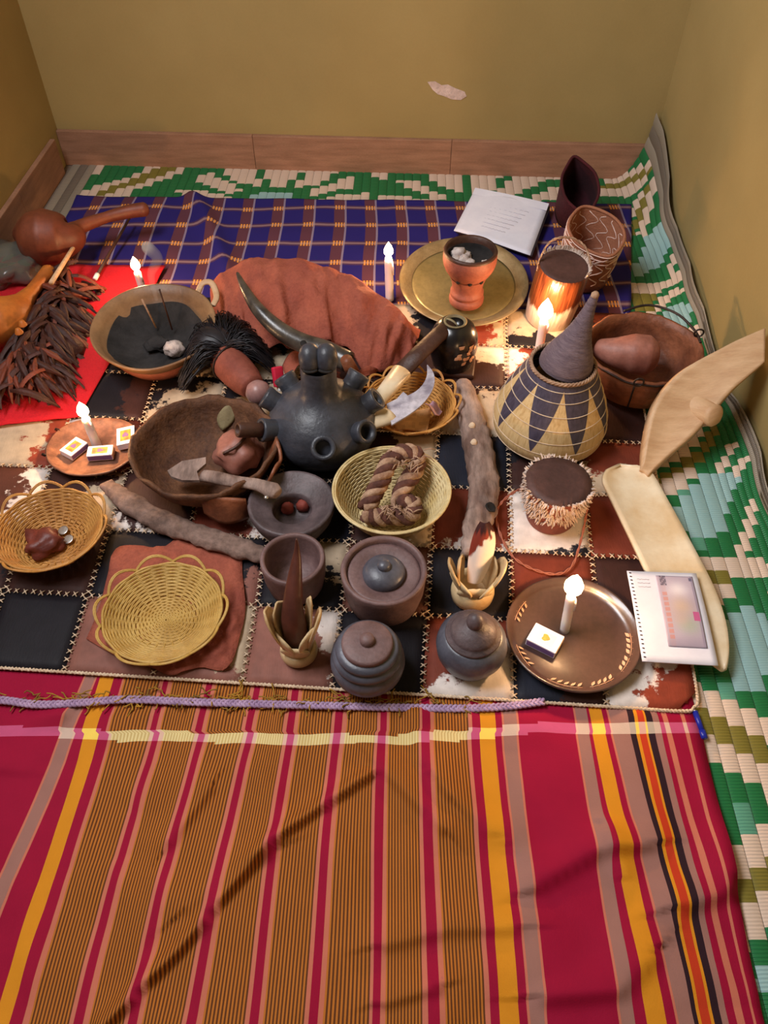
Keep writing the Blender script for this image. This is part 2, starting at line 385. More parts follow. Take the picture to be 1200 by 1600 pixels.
def mat_col(p):
    x, y = proj(p)
    for col, poly, x0, x1, y0, y1 in reversed(PAT):
        if x0 <= x <= x1 and y0 <= y <= y1 and inside(poly, x, y): return col
    if y < 322 or 925 < x < 1206 and y < 1600: return GR
    tri = abs(((p[0] + 3) / .5) % 1 - .5) * .36
    f = ((p[1] + tri + 3) / .38) % 1
    return CR if f < .14 else OL if f < .26 else CR if f < .4 else GR
t = NT('woven_plastic_strip'); a_ = t.n('ShaderNodeVertexColor', layer_name='Col')
wv = t.n('ShaderNodeTexWave', bands_direction='Y'); wv.inputs['Scale'].default_value = 70; wv.inputs['Distortion'].default_value = .6
t.l(t.coord(), wv.inputs['Vector']); t.bump(wv.outputs['Fac'], .6, .0012)
col = t.mix(.3, a_.outputs[0], t.ramp(wv.outputs['Fac'], [(0, (.55, .55, .55, 1)), (.5, (1, 1, 1, 1))]), 'MULTIPLY'); m_mat = t.done(col, .5, 0, .35)
mat_root = thing('floor_mat', 'woven plastic mat of green, cream and olive zigzags curling up at right wall', 'mat', (0, 0, 0))
NS, NC, NB = 66, 6, 3
def curl_h(y):
    k = max(0, min(1, (y - 1.35) / .82)); return .035 + .15 * k * k + .012 * math.sin(y * 13)
def mat_pt(i, y):
    """point on the mat at strip coordinate i (0..NS flat, then the curl)"""
    xl, xc = XL(y) + .02, XR(y) - .012 - .085
    if i <= NS: return Vector((xl + (xc - xl) * i / NS, y, .002))
    k = (i - NS) / (NC + NB) * math.pi / 2
    bulge = .008 * math.sin(y * 21) * math.sin(k)
    return Vector((xc + .085 * math.sin(k) - max(0, bulge), y, .002 + curl_h(y) * (1 - math.cos(k))))
NR = 160
for i in range(NS + NC + NB):
    V, Fc, cols = [], [], []
    border = i >= NS + NC or i < 3
    for j in range(NR + 1):
        pa = mat_pt(i, 0); yb = YB(pa.x) - .016
        y = -.1 + (yb + .1) * j / NR
        a, b = mat_pt(i, y), mat_pt(i + 1, y); m_ = (a + b) / 2
        d = (b - a).normalized(); nn = Vector((-d.z, 0, d.x))
        V += [a + d * .0003, a + d * .004 + nn * .0016, b - d * .004 + nn * .0016, b - d * .0003]
    for j in range(NR):
        y = (V[4 * j + 1] + V[4 * j + 5]) / 2
        cm = (V[4 * j + 1] + V[4 * j + 2] + V[4 * j + 5] + V[4 * j + 6]) / 4
        c = (GY2 if i % 2 else GY) if border else mat_col(cm)
        for k in range(3):
            Fc.append((4 * j + k, 4 * j + k + 1, 4 * j + k + 5, 4 * j + k + 4)); cols.append(c)
    obj('border_strip' if border else 'strip', (V, Fc), m_mat, mat_root, True, cols)

# ------------------------------------------------------------------ blue plaid blanket
t = NT('blue_plaid'); uv = t.n('ShaderNodeUVMap'); sx = t.n('ShaderNodeSeparateXYZ'); t.l(uv.outputs[0], sx.inputs[0])
fx = t.math('FRACT', t.math('DIVIDE', sx.outputs[0], .081)); fy = t.math('FRACT', t.math('DIVIDE', sx.outputs[1], .086))
bv = t.math('LESS_THAN', fx, .34); bh = t.math('LESS_THAN', fy, .24)
lv = t.math('COMPARE', fx, .37, .03); lh = t.math('COMPARE', fy, .12, .05)
c0 = t.mix(t.math('MULTIPLY', bv, .75), lin((38, 30, 104)), lin((104, 58, 44)))
c0 = t.mix(t.math('MULTIPLY', bh, .55), c0, lin((92, 58, 60)))
fine = t.math('FRACT', t.math('MULTIPLY', fx, 11)); c0 = t.mix(t.math('MULTIPLY', t.math('MULTIPLY', bv, bh), t.math('GREATER_THAN', fine, .45)), c0, lin((232, 150, 58)))
c0 = t.mix(t.math('MULTIPLY', lv, .5), c0, lin((180, 160, 170))); c0 = t.mix(t.math('MULTIPLY', lh, .4), c0, lin((186, 150, 140)))
t.bump(t.noise(t.coord(), 500, 2), .2, .001); m_plaid = t.done(c0, .85, 0, .2)
def set_uv(o, uvs):
    l = o.data.uv_layers.new(name='UVMap')
    for lp in o.data.loops: l.data[lp.index].uv = uvs[lp.vertex_index]
bo = Vector((-.1, 1.8, 0)); uvs = []
fold = [P(302, 312), P(322, 345), P(345, 400), P(360, 440)]
def seg_d(p, a, b):
    ab = b - a; k = max(0, min(1, (p - a).dot(ab) / ab.length_squared)); return (p - a - ab * k).length
def ridge(p, line, h, wd):
    d = min(seg_d(p, a, b) for a, b in zip(line, line[1:])); return h * math.exp(-(d / wd) ** 2)
def fold_side(p, line, h, wd):
    best = None
    for a, b in zip(line, line[1:]):
        d = seg_d(p, a, b)
        if best is None or d < best[0]: best = (d, (b.x - a.x) * (p.y - a.y) - (b.y - a.y) * (p.x - a.x))
    return h * math.exp(-(best[0] / (wd * (2.0 if best[1] > 0 else .55))) ** 2)
def blanket(u, v):
    xl = -.83; xr = .56 + .10 * v
    x = xl + (xr - xl) * u; y = 1.555 + (2.045 - 1.555) * v - .045 * (u - .2)
    y += .006 * n3(x * 6, 3, 1); p = Vector((x, y, 0))
    z = .009 + .007 * max(0, n3(x * 5, y * 11, 2)) + .004 * max(0, n3(x * 16, y * 9, 5)) + ridge(p, fold, .02, .022)
    uvs.append((x + .006 * n3(x * 3, y * 4, 7) + .457, y + .012 * n3(x * 4, y * 5, 9)))
    return Vector((x, y, .0068 + (z - .0048) * min(1, v / .12)))
bk = obj('plaid_blanket', grid(150, 80, blanket), m_plaid, None, True, origin=bo, loc=bo); solid(bk, .0016); set_uv(bk, uvs)
tag(bk, 'navy blue and brown plaid blanket spread along the back', 'blanket')

# ------------------------------------------------------------------ striped cloth in front
CRI, PNK, MAU, YEL, BLK, ORG = [lin(c) for c in ((152, 14, 52), (196, 112, 90), (156, 110, 100), (212, 138, 32), (46, 26, 34), (190, 58, 30))]
RB1, RB2 = lin((184, 110, 42)), lin((96, 54, 26))
ST = [(-260, -520, None, 0)]
def st(a, b, c, n=1): ST.append((a, b, c, n))
st(95, -92, CRI, 6); st(98, -87, PNK); st(115, -62, MAU, 2); st(118, -57, PNK); st(131, -2, CRI, 2); st(153, 22, YEL, 2); st(168, 42, CRI, 2); st(172, 52, PNK)
def rib(a, b): st(a, b, 'rib', 22)
for a in [(230, 115, 236, 122, 245, 137, 252, 147), (300, 200, 306, 206, 316, 220, 322, 228), (378, 289, 384, 296, 394, 311, 400, 320), (442, 385, 448, 392, 459, 406, 465, 413),
          (517, 477, 522, 484, 534, 498, 541, 506), (589, 577, 594, 582, 604, 594, 608, 602), (655, 659, 659, 668, 672, 686, 678, 695)]:
    rib(a[0], a[1]); st(a[2], a[3], PNK); st(a[4], a[5], CRI); st(a[6], a[7], PNK)
rib(731, 757); st(737, 765, PNK); st(750, 779, CRI); st(774, 809, YEL, 2); st(784, 822, CRI); st(787, 826, PNK); st(807, 848, MAU, 2); st(810, 852, PNK)
st(899, 962, CRI, 6); st(902, 966, PNK); st(920, 987, MAU, 2); st(925, 1005, CRI); st(945, 1035, YEL, 2); st(953, 1050, CRI); st(956, 1054, PNK); st(983, 1078, MAU, 2)
st(992, 1085, BLK); st(997, 1090, YEL); st(1007, 1105, ORG); st(1010, 1110, YEL); st(1020, 1122, BLK); st(1030, 1132, MAU); st(1037, 1145, CRI); st(1045, 1157, PNK)
st(1066, 1170, CRI, 2); st(1072, 1174, PNK); st(1092, 1187, CRI)
xs, cc_ = [(-260, -520)], []
for (a0, b0, _, _), (a1, b1, c, n) in zip(ST, ST[1:]):
    for k in range(1, n + 1):
        xs.append((a0 + (a1 - a0) * k / n, b0 + (b1 - b0) * k / n))
        cc_.append((RB1 if k % 2 else RB2) if c == 'rib' else c)
def pl(*q): return [P(*a) for a in q]
creases = [(pl((170, 1610), (215, 1560), (285, 1490), (330, 1435), (420, 1330), (500, 1270), (575, 1222)), .011, .0075),
           (pl((300, 1420), (380, 1350), (420, 1335)), .006, .02), (pl((270, 1320), (330, 1240)), .006, .012), (pl((580, 1190), (625, 1235), (690, 1300)), .007, .014),
           (pl((690, 1235), (760, 1300)), .005, .02), (pl((600, 1480), (700, 1455), (800, 1455)), .006, .016), (pl((830, 1392), (930, 1335), (1010, 1325)), .009, .016),
           (pl((850, 1560), (960, 1550), (1010, 1500)), .009, .020), (pl((0, 1215), (60, 1180), (110, 1120)), .008, .012), (pl((600, 1570), (680, 1548)), .006, .012),
           (pl((1060, 1420), (1120, 1400), (1160, 1330)), .010, .02), (pl((640, 1120), (660, 1190), (700, 1250)), .006, .016), (pl((940, 1310), (960, 1360)), .008, .012)]
NRW = 170; V, Fc, cols = [], [], []
for j in range(NRW + 1):
    y = 1050 + 720 * j / NRW
    for a, b in xs:
        k = (y - 1150) / 440; wob = 5 * math.sin(k * 3 + a * .006) * (1 if k > 0 else 0) * (1 - k) * (3 if a < 600 else 1) * .5
        p = P(a + (b - a) * k + wob, y + 5 * n3(a * .01, 2), 0)
        low = 1 if y > 1125 else max(0, (y - 1095) / 30)
        z = .0065 + .0035 * low
        if low:
            for line, h, wd in creases: z += low * fold_side(p, line, h * 1.5, wd)
            z += low * (.010 * max(0, n3(p.x * 8, p.y * 12, 3)) + .006 * max(0, n3(p.x * 22 + p.y * 9, p.y * 10, 8)))
        if y > 1104 and 250 < a < 740: z += .0035 * max(0, math.sin(p.x * 150 + 3 * n3(p.x * 20, 1))) * max(0, 1 - (y - 1104) / 70) * min(1, (y - 1104) / 10)
        V.append(Vector((p.x, p.y, z)))
nx = len(xs)
for j in range(NRW):
    yc = 1050 + 720 * (j + .5) / NRW
    for i in range(nx - 1):
        Fc.append((j * nx + i, (j + 1) * nx + i, (j + 1) * nx + i + 1, j * nx + i + 1))
        c = cc_[i]; xq = xs[i][0]
        mid = 1148 + (14 * math.sin(max(0, min(1, xq / 620)) * math.pi / 2) if xq < 620 else 14 - 20 * min(1, (xq - 620) / 250))
        if abs(yc - mid) < 8 : c = lin((196, 84, 124)) if c == CRI else lin((228, 208, 150)) if c == RB1 else lin((204, 176, 116)) if c == RB2 else lin((248, 212, 96)) if c == YEL else tuple(.5 * u + .5 * v for u, v in zip(c, lin((246, 226, 206))))
        cols.append(c)
o0 = P(600, 1300); ck = obj('striped_cloth', (V, Fc), MC('striped_weave', .8, .25, 500, spec=.15, var=.1, vscale=30), None, True, cols, origin=o0, loc=o0); solid(ck, .0015)
tag(ck, 'crimson, orange and mauve striped cotton cloth filling the foreground', 'cloth')
# lavender braid and fringe sewn on its far edge
path = catmull([P(-60, 1096, .017)] + [P(x, y, .017) for x, y in ((0, 1094), (60, 1101), (130, 1098), (200, 1093), (300, 1097), (400, 1100), (520, 1103), (640, 1106), (720, 1107), (790, 1104), (850, 1096))], 16)
def strand(ph, amp=.0042, r=.0026):
    out = []; s = 0
    for k, p in enumerate(path):
        if k: s += (p - path[k - 1]).length
        a = s / .0105 * 2 * math.pi / 2 + ph
        out.append(p + Vector((0, amp * math.sin(a), .0012 * math.sin(2 * a))))
    return tube(out, r, 5)
def dense(pts, k):
    return catmull(pts, k)
path = dense(path, 4)
obj('lavender_edging', merge([strand(0), strand(2.1), strand(4.2), xf(tube(path, .0042, 6, flat=.35), Matrix.Translation((0, 0, -.002)))]), m_lav, ck, origin=o0, label='lavender braided edging')
gs = []
for k in range(120):
    x = random.uniform(-20, 760) if k % 3 else random.uniform(200, 560); p = P(x, 1088 + x * .014 + random.uniform(-8, 3), .016)
    q = [p]; d = Vector((random.uniform(-1, 1), random.uniform(-1, .4), 0)).normalized() * .006
    for s in range(4): q.append(q[-1] + d + Vector((random.uniform(-.004, .004), random.uniform(-.004, .004), random.uniform(-.002, .003))))
    for v in q: v.z = max(v.z, .013)
    gs.append(tube(catmull(q, 3), .0011, 4))
obj('fringe', merge(gs), m_fringe, ck, origin=o0, label='olive yellow thread fringe', kind='stuff')

# ------------------------------------------------------------------ cowhide patchwork rug
def RG(c, r):
    s = .085 if c >= -1 else .085 - .065 * (-1 - c) / 4
    x0 = .197 + .137 * c; y0 = .56 + .14 * r
    y = y0 - .07 * (x0 - .19); return Vector((x0 + s * (y - .6), y, 0))
HC = dict(k=(30, 27, 33), b=(126, 58, 42), m=(146, 96, 84), w=(238, 224, 216), e=(198, 176, 150), d=(66, 40, 36), n=(36, 38, 50), r=(150, 66, 46), t=(96, 56, 44))
def hide(a, b, ang, thr, sc=26):
    t = NT('cow_hide_' + HN[a] + ('_' + HN[b] if b != a else '')); v = t.coord(); sp = t.n('ShaderNodeSeparateXYZ'); t.l(v, sp.inputs[0])
    oi = t.n('ShaderNodeObjectInfo'); va = t.n('ShaderNodeVectorMath', operation='ADD'); t.l(v, va.inputs[0]); t.l(oi.outputs['Location'], va.inputs[1]); wv_ = va.outputs[0]
    f = t.math('ADD', t.math('MULTIPLY', sp.outputs[0], math.cos(R(ang)) / .068), t.math('MULTIPLY', sp.outputs[1], math.sin(R(ang)) / .068))
    f = t.math('ADD', f, t.math('MULTIPLY', t.math('SUBTRACT', t.noise(wv_, sc, 6, .62), .5), 3.2))
    mr = t.n('ShaderNodeMapRange'); mr.inputs[1].default_value = thr - .07; mr.inputs[2].default_value = thr + .07; t.l(f, mr.inputs[0])
    vr = t.noise(wv_, 40, 4)
    A = t.ramp(vr, [(.3, lin(tuple(q * .86 for q in HC[a]))), (.7, lin(HC[a]))]); B = t.ramp(vr, [(.3, lin(tuple(q * .86 for q in HC[b]))), (.7, lin(HC[b]))])
    mp = t.n('ShaderNodeMapping'); mp.inputs['Scale'].default_value = (1, .18, 1); t.l(wv_, mp.inputs[0])
    t.bump(t.noise(mp.outputs[0], 420, 3), .35, .0015)
    return t.done(t.mix(mr.outputs[0], A, B), .6, 0, .18)
HN = dict(k='black', b='brown', m='mauve', w='white', e='beige', d='dark_brown', n='blue_black', r='red_brown', t='tan_brown')
PATCH = {  # (column, row): base, second colour, direction of the second, threshold
 (-7, 0): 'kk', (-6, 0): 'kk', (-5, 0): 'mm', (-4, 0): 'me', (-3, 0): ('m', 'w', 20, .75), (-2, 0): 'kk', (-1, 0): ('b', 'w', -62, .25), (0, 0): ('d', 'n', 200, .2), (1, 0): ('r', 'w', 150, -.25),
 (-7, 1): 'kd', (-6, 1): ('d', 'e', 90, 1.3), (-5, 1): 'kk', (-4, 1): ('k', 'm', -90, .2), (-3, 1): ('k', 'e', 60, .25, 60), (-2, 1): 'tt', (-1, 1): 'kk', (0, 1): 'bb', (1, 1): 'dd',
 (-7, 2): ('t', 'w', 0, .4), (-6, 2): ('e', 'd', 150, -.2), (-5, 2): ('d', 'w', -90, .8), (-4, 2): ('b', 'w', -30, .75), (-3, 2): 'nn', (-2, 2): ('d', 'e', -30, .4), (-1, 2): ('b', 'w', -90, .75), (0, 2): ('w', 'n', -60, .95), (1, 2): 'bb',
 (-7, 3): ('e', 'r', 0, .4), (-6, 3): ('b', 'w', 180, .5), (-5, 3): ('d', 'k', 0, 0), (-4, 3): ('d', 'k', 0, 0), (-3, 3): 'kk', (-2, 3): ('e', 'd', 180, 0), (-1, 3): 'nn', (0, 3): ('d', 'k', 90, 0), (1, 3): ('b', 'e', -90, 0),
 (-7, 4): 'kk', (-6, 4): ('k', 'd', 0, .3), (-5, 4): ('k', 'e', -60, -.2), (-4, 4): ('e', 'k', 120, .5), (-3, 4): 'dd', (-2, 4): ('d', 'e', -60, .3), (-1, 4): ('e', 'd', 90, .8), (0, 4): ('b', 'w', 90, .7), (1, 4): 'dd',
 (-7, 5): 'kk', (-6, 5): 'kk', (-5, 5): ('k', 'e', -40, .2), (-4, 5): ('e', 'k', 120, .2), (-3, 5): ('b', 'd', 0, 0), (-2, 5): 'dd', (-1, 5): ('d', 'w', 60, .35), (0, 5): ('r', 'w', 150, .8), (1, 5): 'bd',
 (-7, 6): 'kk', (-6, 6): 'dd', (-5, 6): 'kk', (-4, 6): 'dd', (-3, 6): 'bd', (-2, 6): ('e', 'k', 0, .1), (-1, 6): ('r', 'e', 0, .5), (0, 6): ('e', 'k', -90, .3), (1, 6): 'db'}
hcache = {}
rug = thing('cowhide_rug', 'patchwork rug of black, brown and white cowhide squares with cream cross stitching', 'rug', (0, 0, 0))
for (c, r), q in PATCH.items():
    q = tuple(q)
    if len(q) == 2: q = (q[0], q[1], 40, 0)
    if q not in hcache: hcache[q] = hide(*q)
    A, B, C_, D = RG(c, r), RG(c + 1, r), RG(c + 1, r + 1), RG(c, r + 1); mid = (A + B + C_ + D) / 4
    mid.z = .0
    def fn(u, v):
        p = (A * (1 - u) + B * u) * (1 - v) + (D * (1 - u) + C_ * u) * v
        e = min(u, 1 - u, v, 1 - v)
        if c == 1 and r == 0 and u > .85 and v < .15: p += Vector((-(u - .85) * .10, (.15 - v) * .10, 0))
        p.z = .0122 + .003 * min(1, e / .12) + .0015 * n3(p.x * 14, p.y * 14, 4) * min(1, e / .12)
        return p
    o = obj('hide_patch', grid(8, 8, fn), hcache[q], rug, True, origin=mid, loc=mid); solid(o, .003)
gs = []
def cross(p, d):
    nrm = Vector((-d.y, d.x, 0))
    for s in (1, -1):
        dd = (d * .8 + nrm * s).normalized() * random.uniform(.0052, .0064)
        gs.append(tube([p - dd, p + Vector((0, 0, .0012)), p + dd], [.0009, .0013, .0009], 4))
for c in range(-7, 2):
    for r in range(0, 7):
        if r > 0:
            a, b = RG(c, r), RG(c + 1, r); n = 10
            for k in range(n): cross(a.lerp(b, (k + .5) / n) + Vector((random.uniform(-.001, .001), random.uniform(-.001, .001), .0150)), (b - a).normalized())
        if c > -7:
            a, b = RG(c, r), RG(c, r + 1); n = 10
            for k in range(n): cross(a.lerp(b, (k + .5) / n) + Vector((random.uniform(-.001, .001), random.uniform(-.001, .001), .0150)), (b - a).normalized())
obj('cross_stitching', merge(gs), m_stitch, rug, label='cream cross stitching along the seams', kind='stuff')
edge = [RG(c, 0) for c in range(-7, 2)] + [RG(1.8, 0), RG(1.93, .05), RG(2, .2)] + [RG(2, r) for r in range(1, 8)]
edge = catmull([Vector((p.x, p.y, .013)) for p in edge], 40); gs = []
for ph in (0, math.pi):
    q = []; s = 0
    for k, p in enumerate(edge):
        if k: s += (p - edge[k - 1]).length
        a = s / .011 * 2 * math.pi + ph; q.append(p + Vector((.0012 * math.cos(a), .0016 * math.cos(a), .0018 * math.sin(a))))
    gs.append(tube(q, .0018, 5))
obj('edge_cord', merge(gs), m_stitch, rug, label='twisted cream cord along the edge')

# ------------------------------------------------------------------ red sheet at the left
def redfn(u, v):
    a, b, c, d = P(-80, 690), P(128, 662), P(262, 428), P(-60, 425)
    p = (a * (1 - u) + b * u) * (1 - v) + (d * (1 - u) + c * u) * v
    p.z = .023 + .005 * n3(p.x * 9, p.y * 9, 1) + .003 * n3(p.x * 25, p.y * 20, 3); return p
o0 = P(100, 550); o = obj('red_cloth', grid(40, 40, redfn), m_red, None, True, origin=o0, loc=o0); solid(o, .002)
tag(o, 'plain bright red cloth under the feather bundle at left', 'cloth')
RT = .016      # height of the rug's top

# ------------------------------------------------------------------ candles
def candle(base, top, r, label, watts=.55, flame=.03):
    watts *= 2.4
    base, top = Vector(base), Vector(top)
    o = thing('candle', label, 'candle', base, group='lit candles'); d = (top - base)
    n = 12; path = [d * (k / n) for k in range(n + 1)]
    rr = [r * (1 + .05 * n3(k, base.x * 30, 2)) for k in range(n + 1)]; rr[-1] = r * .75
    wx = obj('wax_stick', tube(path, rr, 14), m_wax, o)
    obj('wax_drip', tube([d * .93 + Vector((r * .8, -r * .5, 0)), d * .8 + Vector((r * .95, -r * .6, 0)), d * .62 + Vector((r * .95, -r * .5, 0))], [r * .2, r * .3, r * .22], 6), m_wax, wx)
    obj('wick', tube([d, d + Vector((0, 0, .006)), d + Vector((.001, 0, .010))], .0009, 5), m_wick, o)
    f = flame; prof = [(0, 0), (f * .2, f * .06), (f * .30, f * .22), (f * .31, f * .4), (f * .21, f * .66), (f * .07, f * .88), (0, f)]
    fl = obj('flame', lathe(prof, 16), m_flame, o, loc=d + Vector((0, 0, .004)), label='bright yellow flame')
    l = bpy.data.lights.new('flame_light', 'POINT'); l.energy = watts; l.color = (1, .56, .26); l.shadow_soft_size = .009
    lo = bpy.data.objects.new('flame_light', l); COL.objects.link(lo); lo.parent = o; lo.location = d + Vector((0, 0, .016))
    return o
def topz(base, py):                       # height above base where the frame row py is met
    lo, hi = 0.0, .6
    for _ in range(40):
        m_ = (lo + hi) / 2
        if proj(Vector((base[0], base[1], base[2] + m_)))[1] > py: lo = m_
        else: hi = m_
    return lo
def candle_px(bx, by, bz, tx, ty, r, label, watts=.55, flame=.03, lean_y=0):
    b = P(bx, by, bz); h = topz(b, ty); q = P(tx, ty, bz + h); return candle(b, (q.x, b.y + lean_y, bz + h), r, label, watts, flame)

# ------------------------------------------------------------------ baskets
def basket(name, label, cpx, zr, r, rb, mat, loops=0, rings=26, stakes=36, tilt=(0, 0, 0), group='cane baskets', base_z=RT, cane=.0019, loop_h=.03, sq=1.0):
    c = P(cpx[0], cpx[1], zr); o = thing(name, label, 'basket', (c.x, c.y, base_z), tilt, group); h = zr - base_z
    def prof(k):                                   # k 0 at base centre, 1 at rim
        kb = rb / (rb + math.hypot(r - rb, h))
        if k < kb: return rb * k / kb, .004
        q = (k - kb) / (1 - kb); return rb + (r - rb) * (q ** .85), .004 + (h - .004) * q ** 1.15
    gs = []
    for i in range(1, rings + 1):
        k = i / rings; rr, z = prof(k); n = stakes * 3 if k > .3 else stakes * 2
        pts = []
        for j in range(n):
            a = 2 * math.pi * j / n; wv_ = .0007 * math.cos(a * stakes / 2 + (i % 2) * math.pi)
            pts.append(Vector(((rr + wv_) * math.cos(a), (rr + wv_) * math.sin(a) * sq, z + wv_ * .6)))
        gs.append(tube(pts, cane * (1 if k < .96 else 1.25), 5, closed=True))
    obj('woven_wall', merge(gs), mat, o, kind='stuff', label='rings of woven cane')
    gs = []
    for j in range(stakes):
        a = 2 * math.pi * (j + .5) / stakes
        gs.append(tube([Vector((prof(k)[0] * math.cos(a), prof(k)[0] * math.sin(a) * sq, prof(k)[1])) for k in (.06, .25, .4, .55, .7, .85, 1.0)], cane * .8, 4))
    obj('stakes', merge(gs), mat, o, kind='stuff', label='upright cane stakes')
    if loops:
        g0 = None
        for j in range(loops):
            a0 = 2 * math.pi * j / loops; wa = 2 * math.pi / loops * 1.25; pts = []
            for k in range(13):
                s = k / 12; a = a0 + (s - .5) * wa; up = math.sin(s * math.pi)
                rr = r + .55 * loop_h * up; pts.append(Vector((rr * math.cos(a), rr * math.sin(a) * sq, h + loop_h * .75 * up - .004)))
            g = []
            for e in (-.0016, .0016): g.append(tube([p * (1 + e * 6) for p in pts], cane * .85, 5))
            obj('rim_loop', merge(g), mat, o)
    else:
        obj('rim', merge([tube([Vector(((r + .002 * s) * math.cos(a), (r + .002 * s) * math.sin(a) * sq, h + .001 * s)) for a in [2 * math.pi * k / 60 for k in range(60)]], cane * 1.3, 5, closed=True) for s in (0, 1.6)]), mat, o)
    return o
basket('looped_basket', 'yellow cane basket with looped rim lying on a square of bark cloth', (254, 954), .048, .092, .045, m_cane, 10, 36, 24, loop_h=.020)
basket('looped_basket', 'yellow cane basket with looped rim holding brown resin and coins', (76, 825), .06, .088, .048, m_cane3, 10, 34, 26, loop_h=.020)
basket('looped_basket', 'small orange cane basket holding the curved knife', (640, 628), .055, .088, .05, m_cane3, 13, 32, 26, group='cane baskets', loop_h=.020)
basket('open_basket', 'deep pale cane basket holding a braided fibre ring', (612, 764), .085, .097, .055, m_cane2, 0, 38, 34)

# bark cloth square under the basket
out = [(140, 1008), (160, 960), (172, 912), (186, 868), (222, 864), (256, 866), (284, 851), (318, 856), (345, 862), (378, 853), (381, 905), (386, 962), (374, 1018), (358, 1056), (315, 1053), (272, 1064), (240, 1052), (200, 1042)]
pc = P(265, 958)
ring = catmull([P(x, y) for x, y in out + out[:1]], 5)[:-1]; V, Fc = [Vector((pc.x, pc.y, .019))], []; nr = len(ring); nq = 8
for q in range(1, nq + 1):
    for k, p in enumerate(ring):
        v = pc.lerp(p, q / nq); v.z = .0185 + (.007 * max(0, n3(v.x * 20, v.y * 20, 1)) + .009 * max(0, n3(k * .35, 5, 2))) * max(0, (q / nq - .55) / .45); V.append(v)
for k in range(nr): Fc.append((0, 1 + k, 1 + (k + 1) % nr))
for q in range(nq - 1):
    for k in range(nr): Fc.append((1 + q * nr + k, 1 + (q + 1) * nr + k, 1 + (q + 1) * nr + (k + 1) % nr, 1 + q * nr + (k + 1) % nr))
o = obj('bark_cloth_square', (V, Fc), m_bark, None, origin=pc, loc=pc); solid(o, .0015, 0); tag(o, 'ragged square of reddish bark cloth under the yellow basket', 'cloth')

# contents of the left basket
def lump(name, label, cat, c, s, mat, seed, parent=None, n=18, amp=.35):
    bm = bmesh.new(); bmesh.ops.create_icosphere(bm, subdivisions=3, radius=1)
    V = []
    for v in bm.verts:
        d = v.co.normalized(); k = 1 + amp * noise.noise(d * 1.7 + Vector((seed, 0, 0))) + .12 * noise.noise(d * 5 + Vector((seed, 3, 0))); V.append(Vector((d.x * k * s[0], d.y * k * s[1], d.z * k * s[2])))
    f = [tuple(v.index for v in q.verts) for q in bm.faces]; bm.free()
    o = obj(name, (V, f), mat, parent, True, loc=c)
    if parent is None: tag(o, label, cat)
    return o
lump('resin_lump', 'crumpled brown resin lump in the left yellow basket', 'resin', P(66, 848, .036), (.034, .026, .014), m_resin, 3.1, amp=.7)
for k, (x, y) in enumerate(((99, 829), (107, 843))):
    o = obj('coin', lathe([(0, 0), (.0085, 0), (.009, .0005), (.009, .0013), (.0075, .0016), (0, .0013)], 20), m_tin, None, loc=P(x, y, .028), rot=(R(8), R(-8), 0)); tag(o, ('smaller' if k else 'upper') + ' silver coin in the left yellow basket' if False else ('silver coin in the left yellow basket, farther one', 'silver coin in the left yellow basket, nearer one')[k], 'coin', 'coins')

# ------------------------------------------------------------------ clay vessels in front
def vessel(name, label, cat, cpx, zr, parts, group=None, n=48, jit=.012):
    """parts: list of (part name, profile, material, jitter)"""
    c = P(cpx[0], cpx[1], zr); o = thing(name, label, cat, (c.x, c.y, RT), group=group)
    for nm, prof, mat in parts:
        if nm[0] == '>': obj(nm[1:], lathe(prof, n, jit, c.x * 9), mat, last)
        else: last = obj(nm, lathe(prof, n, jit, c.x * 9), mat, o)
    return o
vessel('lidded_clay_pot', 'wide brown clay pot with sunken lid and grey domed knob', 'pot', (600, 890), .10, [
    ('body', [(0, 0), (.050, 0), (.058, .012), (.064, .04), (.066, .07), (.0675, .083), (.066, .086), (.061, .086), (.0585, .082), (.057, .070), (.057, .06)], m_clayr),
    ('lid', [(.0565, .072), (.0575, .076), (.052, .0765), (.040, .073), (.032, .070), (0, .07)], m_clayr),
    ('>lid_dome', [(.033, .071), (.0335, .078), (.030, .084), (.022, .089), (.012, .0915), (0, .092)], m_clayg),
    ('>knob', [(.010, .089), (.0105, .096), (.008, .101), (0, .102)], m_clayg)], 'lidded clay pots')
vessel('lidded_clay_pot', 'stepped grey clay pot with flat reddish lid at the rug edge', 'pot', (574, 1008), .10, [
    ('body', [(0, 0), (.038, 0), (.046, .012), (.0535, .028), (.0555, .040), (.0545, .049), (.0500, .0545), (.0485, .056), (.0515, .060), (.0515, .065), (.0475, .0695), (.0440, .071), (.0465, .0745), (.0460, .079), (.0420, .0835), (.036, .084)], m_clayg),
    ('lid', [(.037, .082), (.0375, .089), (.0365, .092), (.034, .0935), (.022, .0945), (0, .095)], m_clayr),
    ('>knob', [(.0105, .093), (.011, .099), (.0095, .104), (.005, .1065), (0, .107)], m_clayr)], 'lidded clay pots')
vessel('lidded_clay_pot', 'round dark clay pot with pointed domed lid beside the tray', 'pot', (739, 992), .085, [
    ('body', [(0, 0), (.034, 0), (.044, .010), (.0515, .028), (.0535, .044), (.051, .058), (.044, .068), (.038, .071), (.036, .07)], m_clayg),
    ('lid', [(.0395, .068), (.0415, .072), (.0405, .0755), (.0345, .0765), (.0345, .079), (.031, .085), (.023, .091), (.015, .096), (.011, .098)], m_clay),
    ('>knob', [(.011, .096), (.0125, .104), (.012, .110), (.008, .117), (.003, .120), (0, .1205)], m_clay)], 'lidded clay pots')
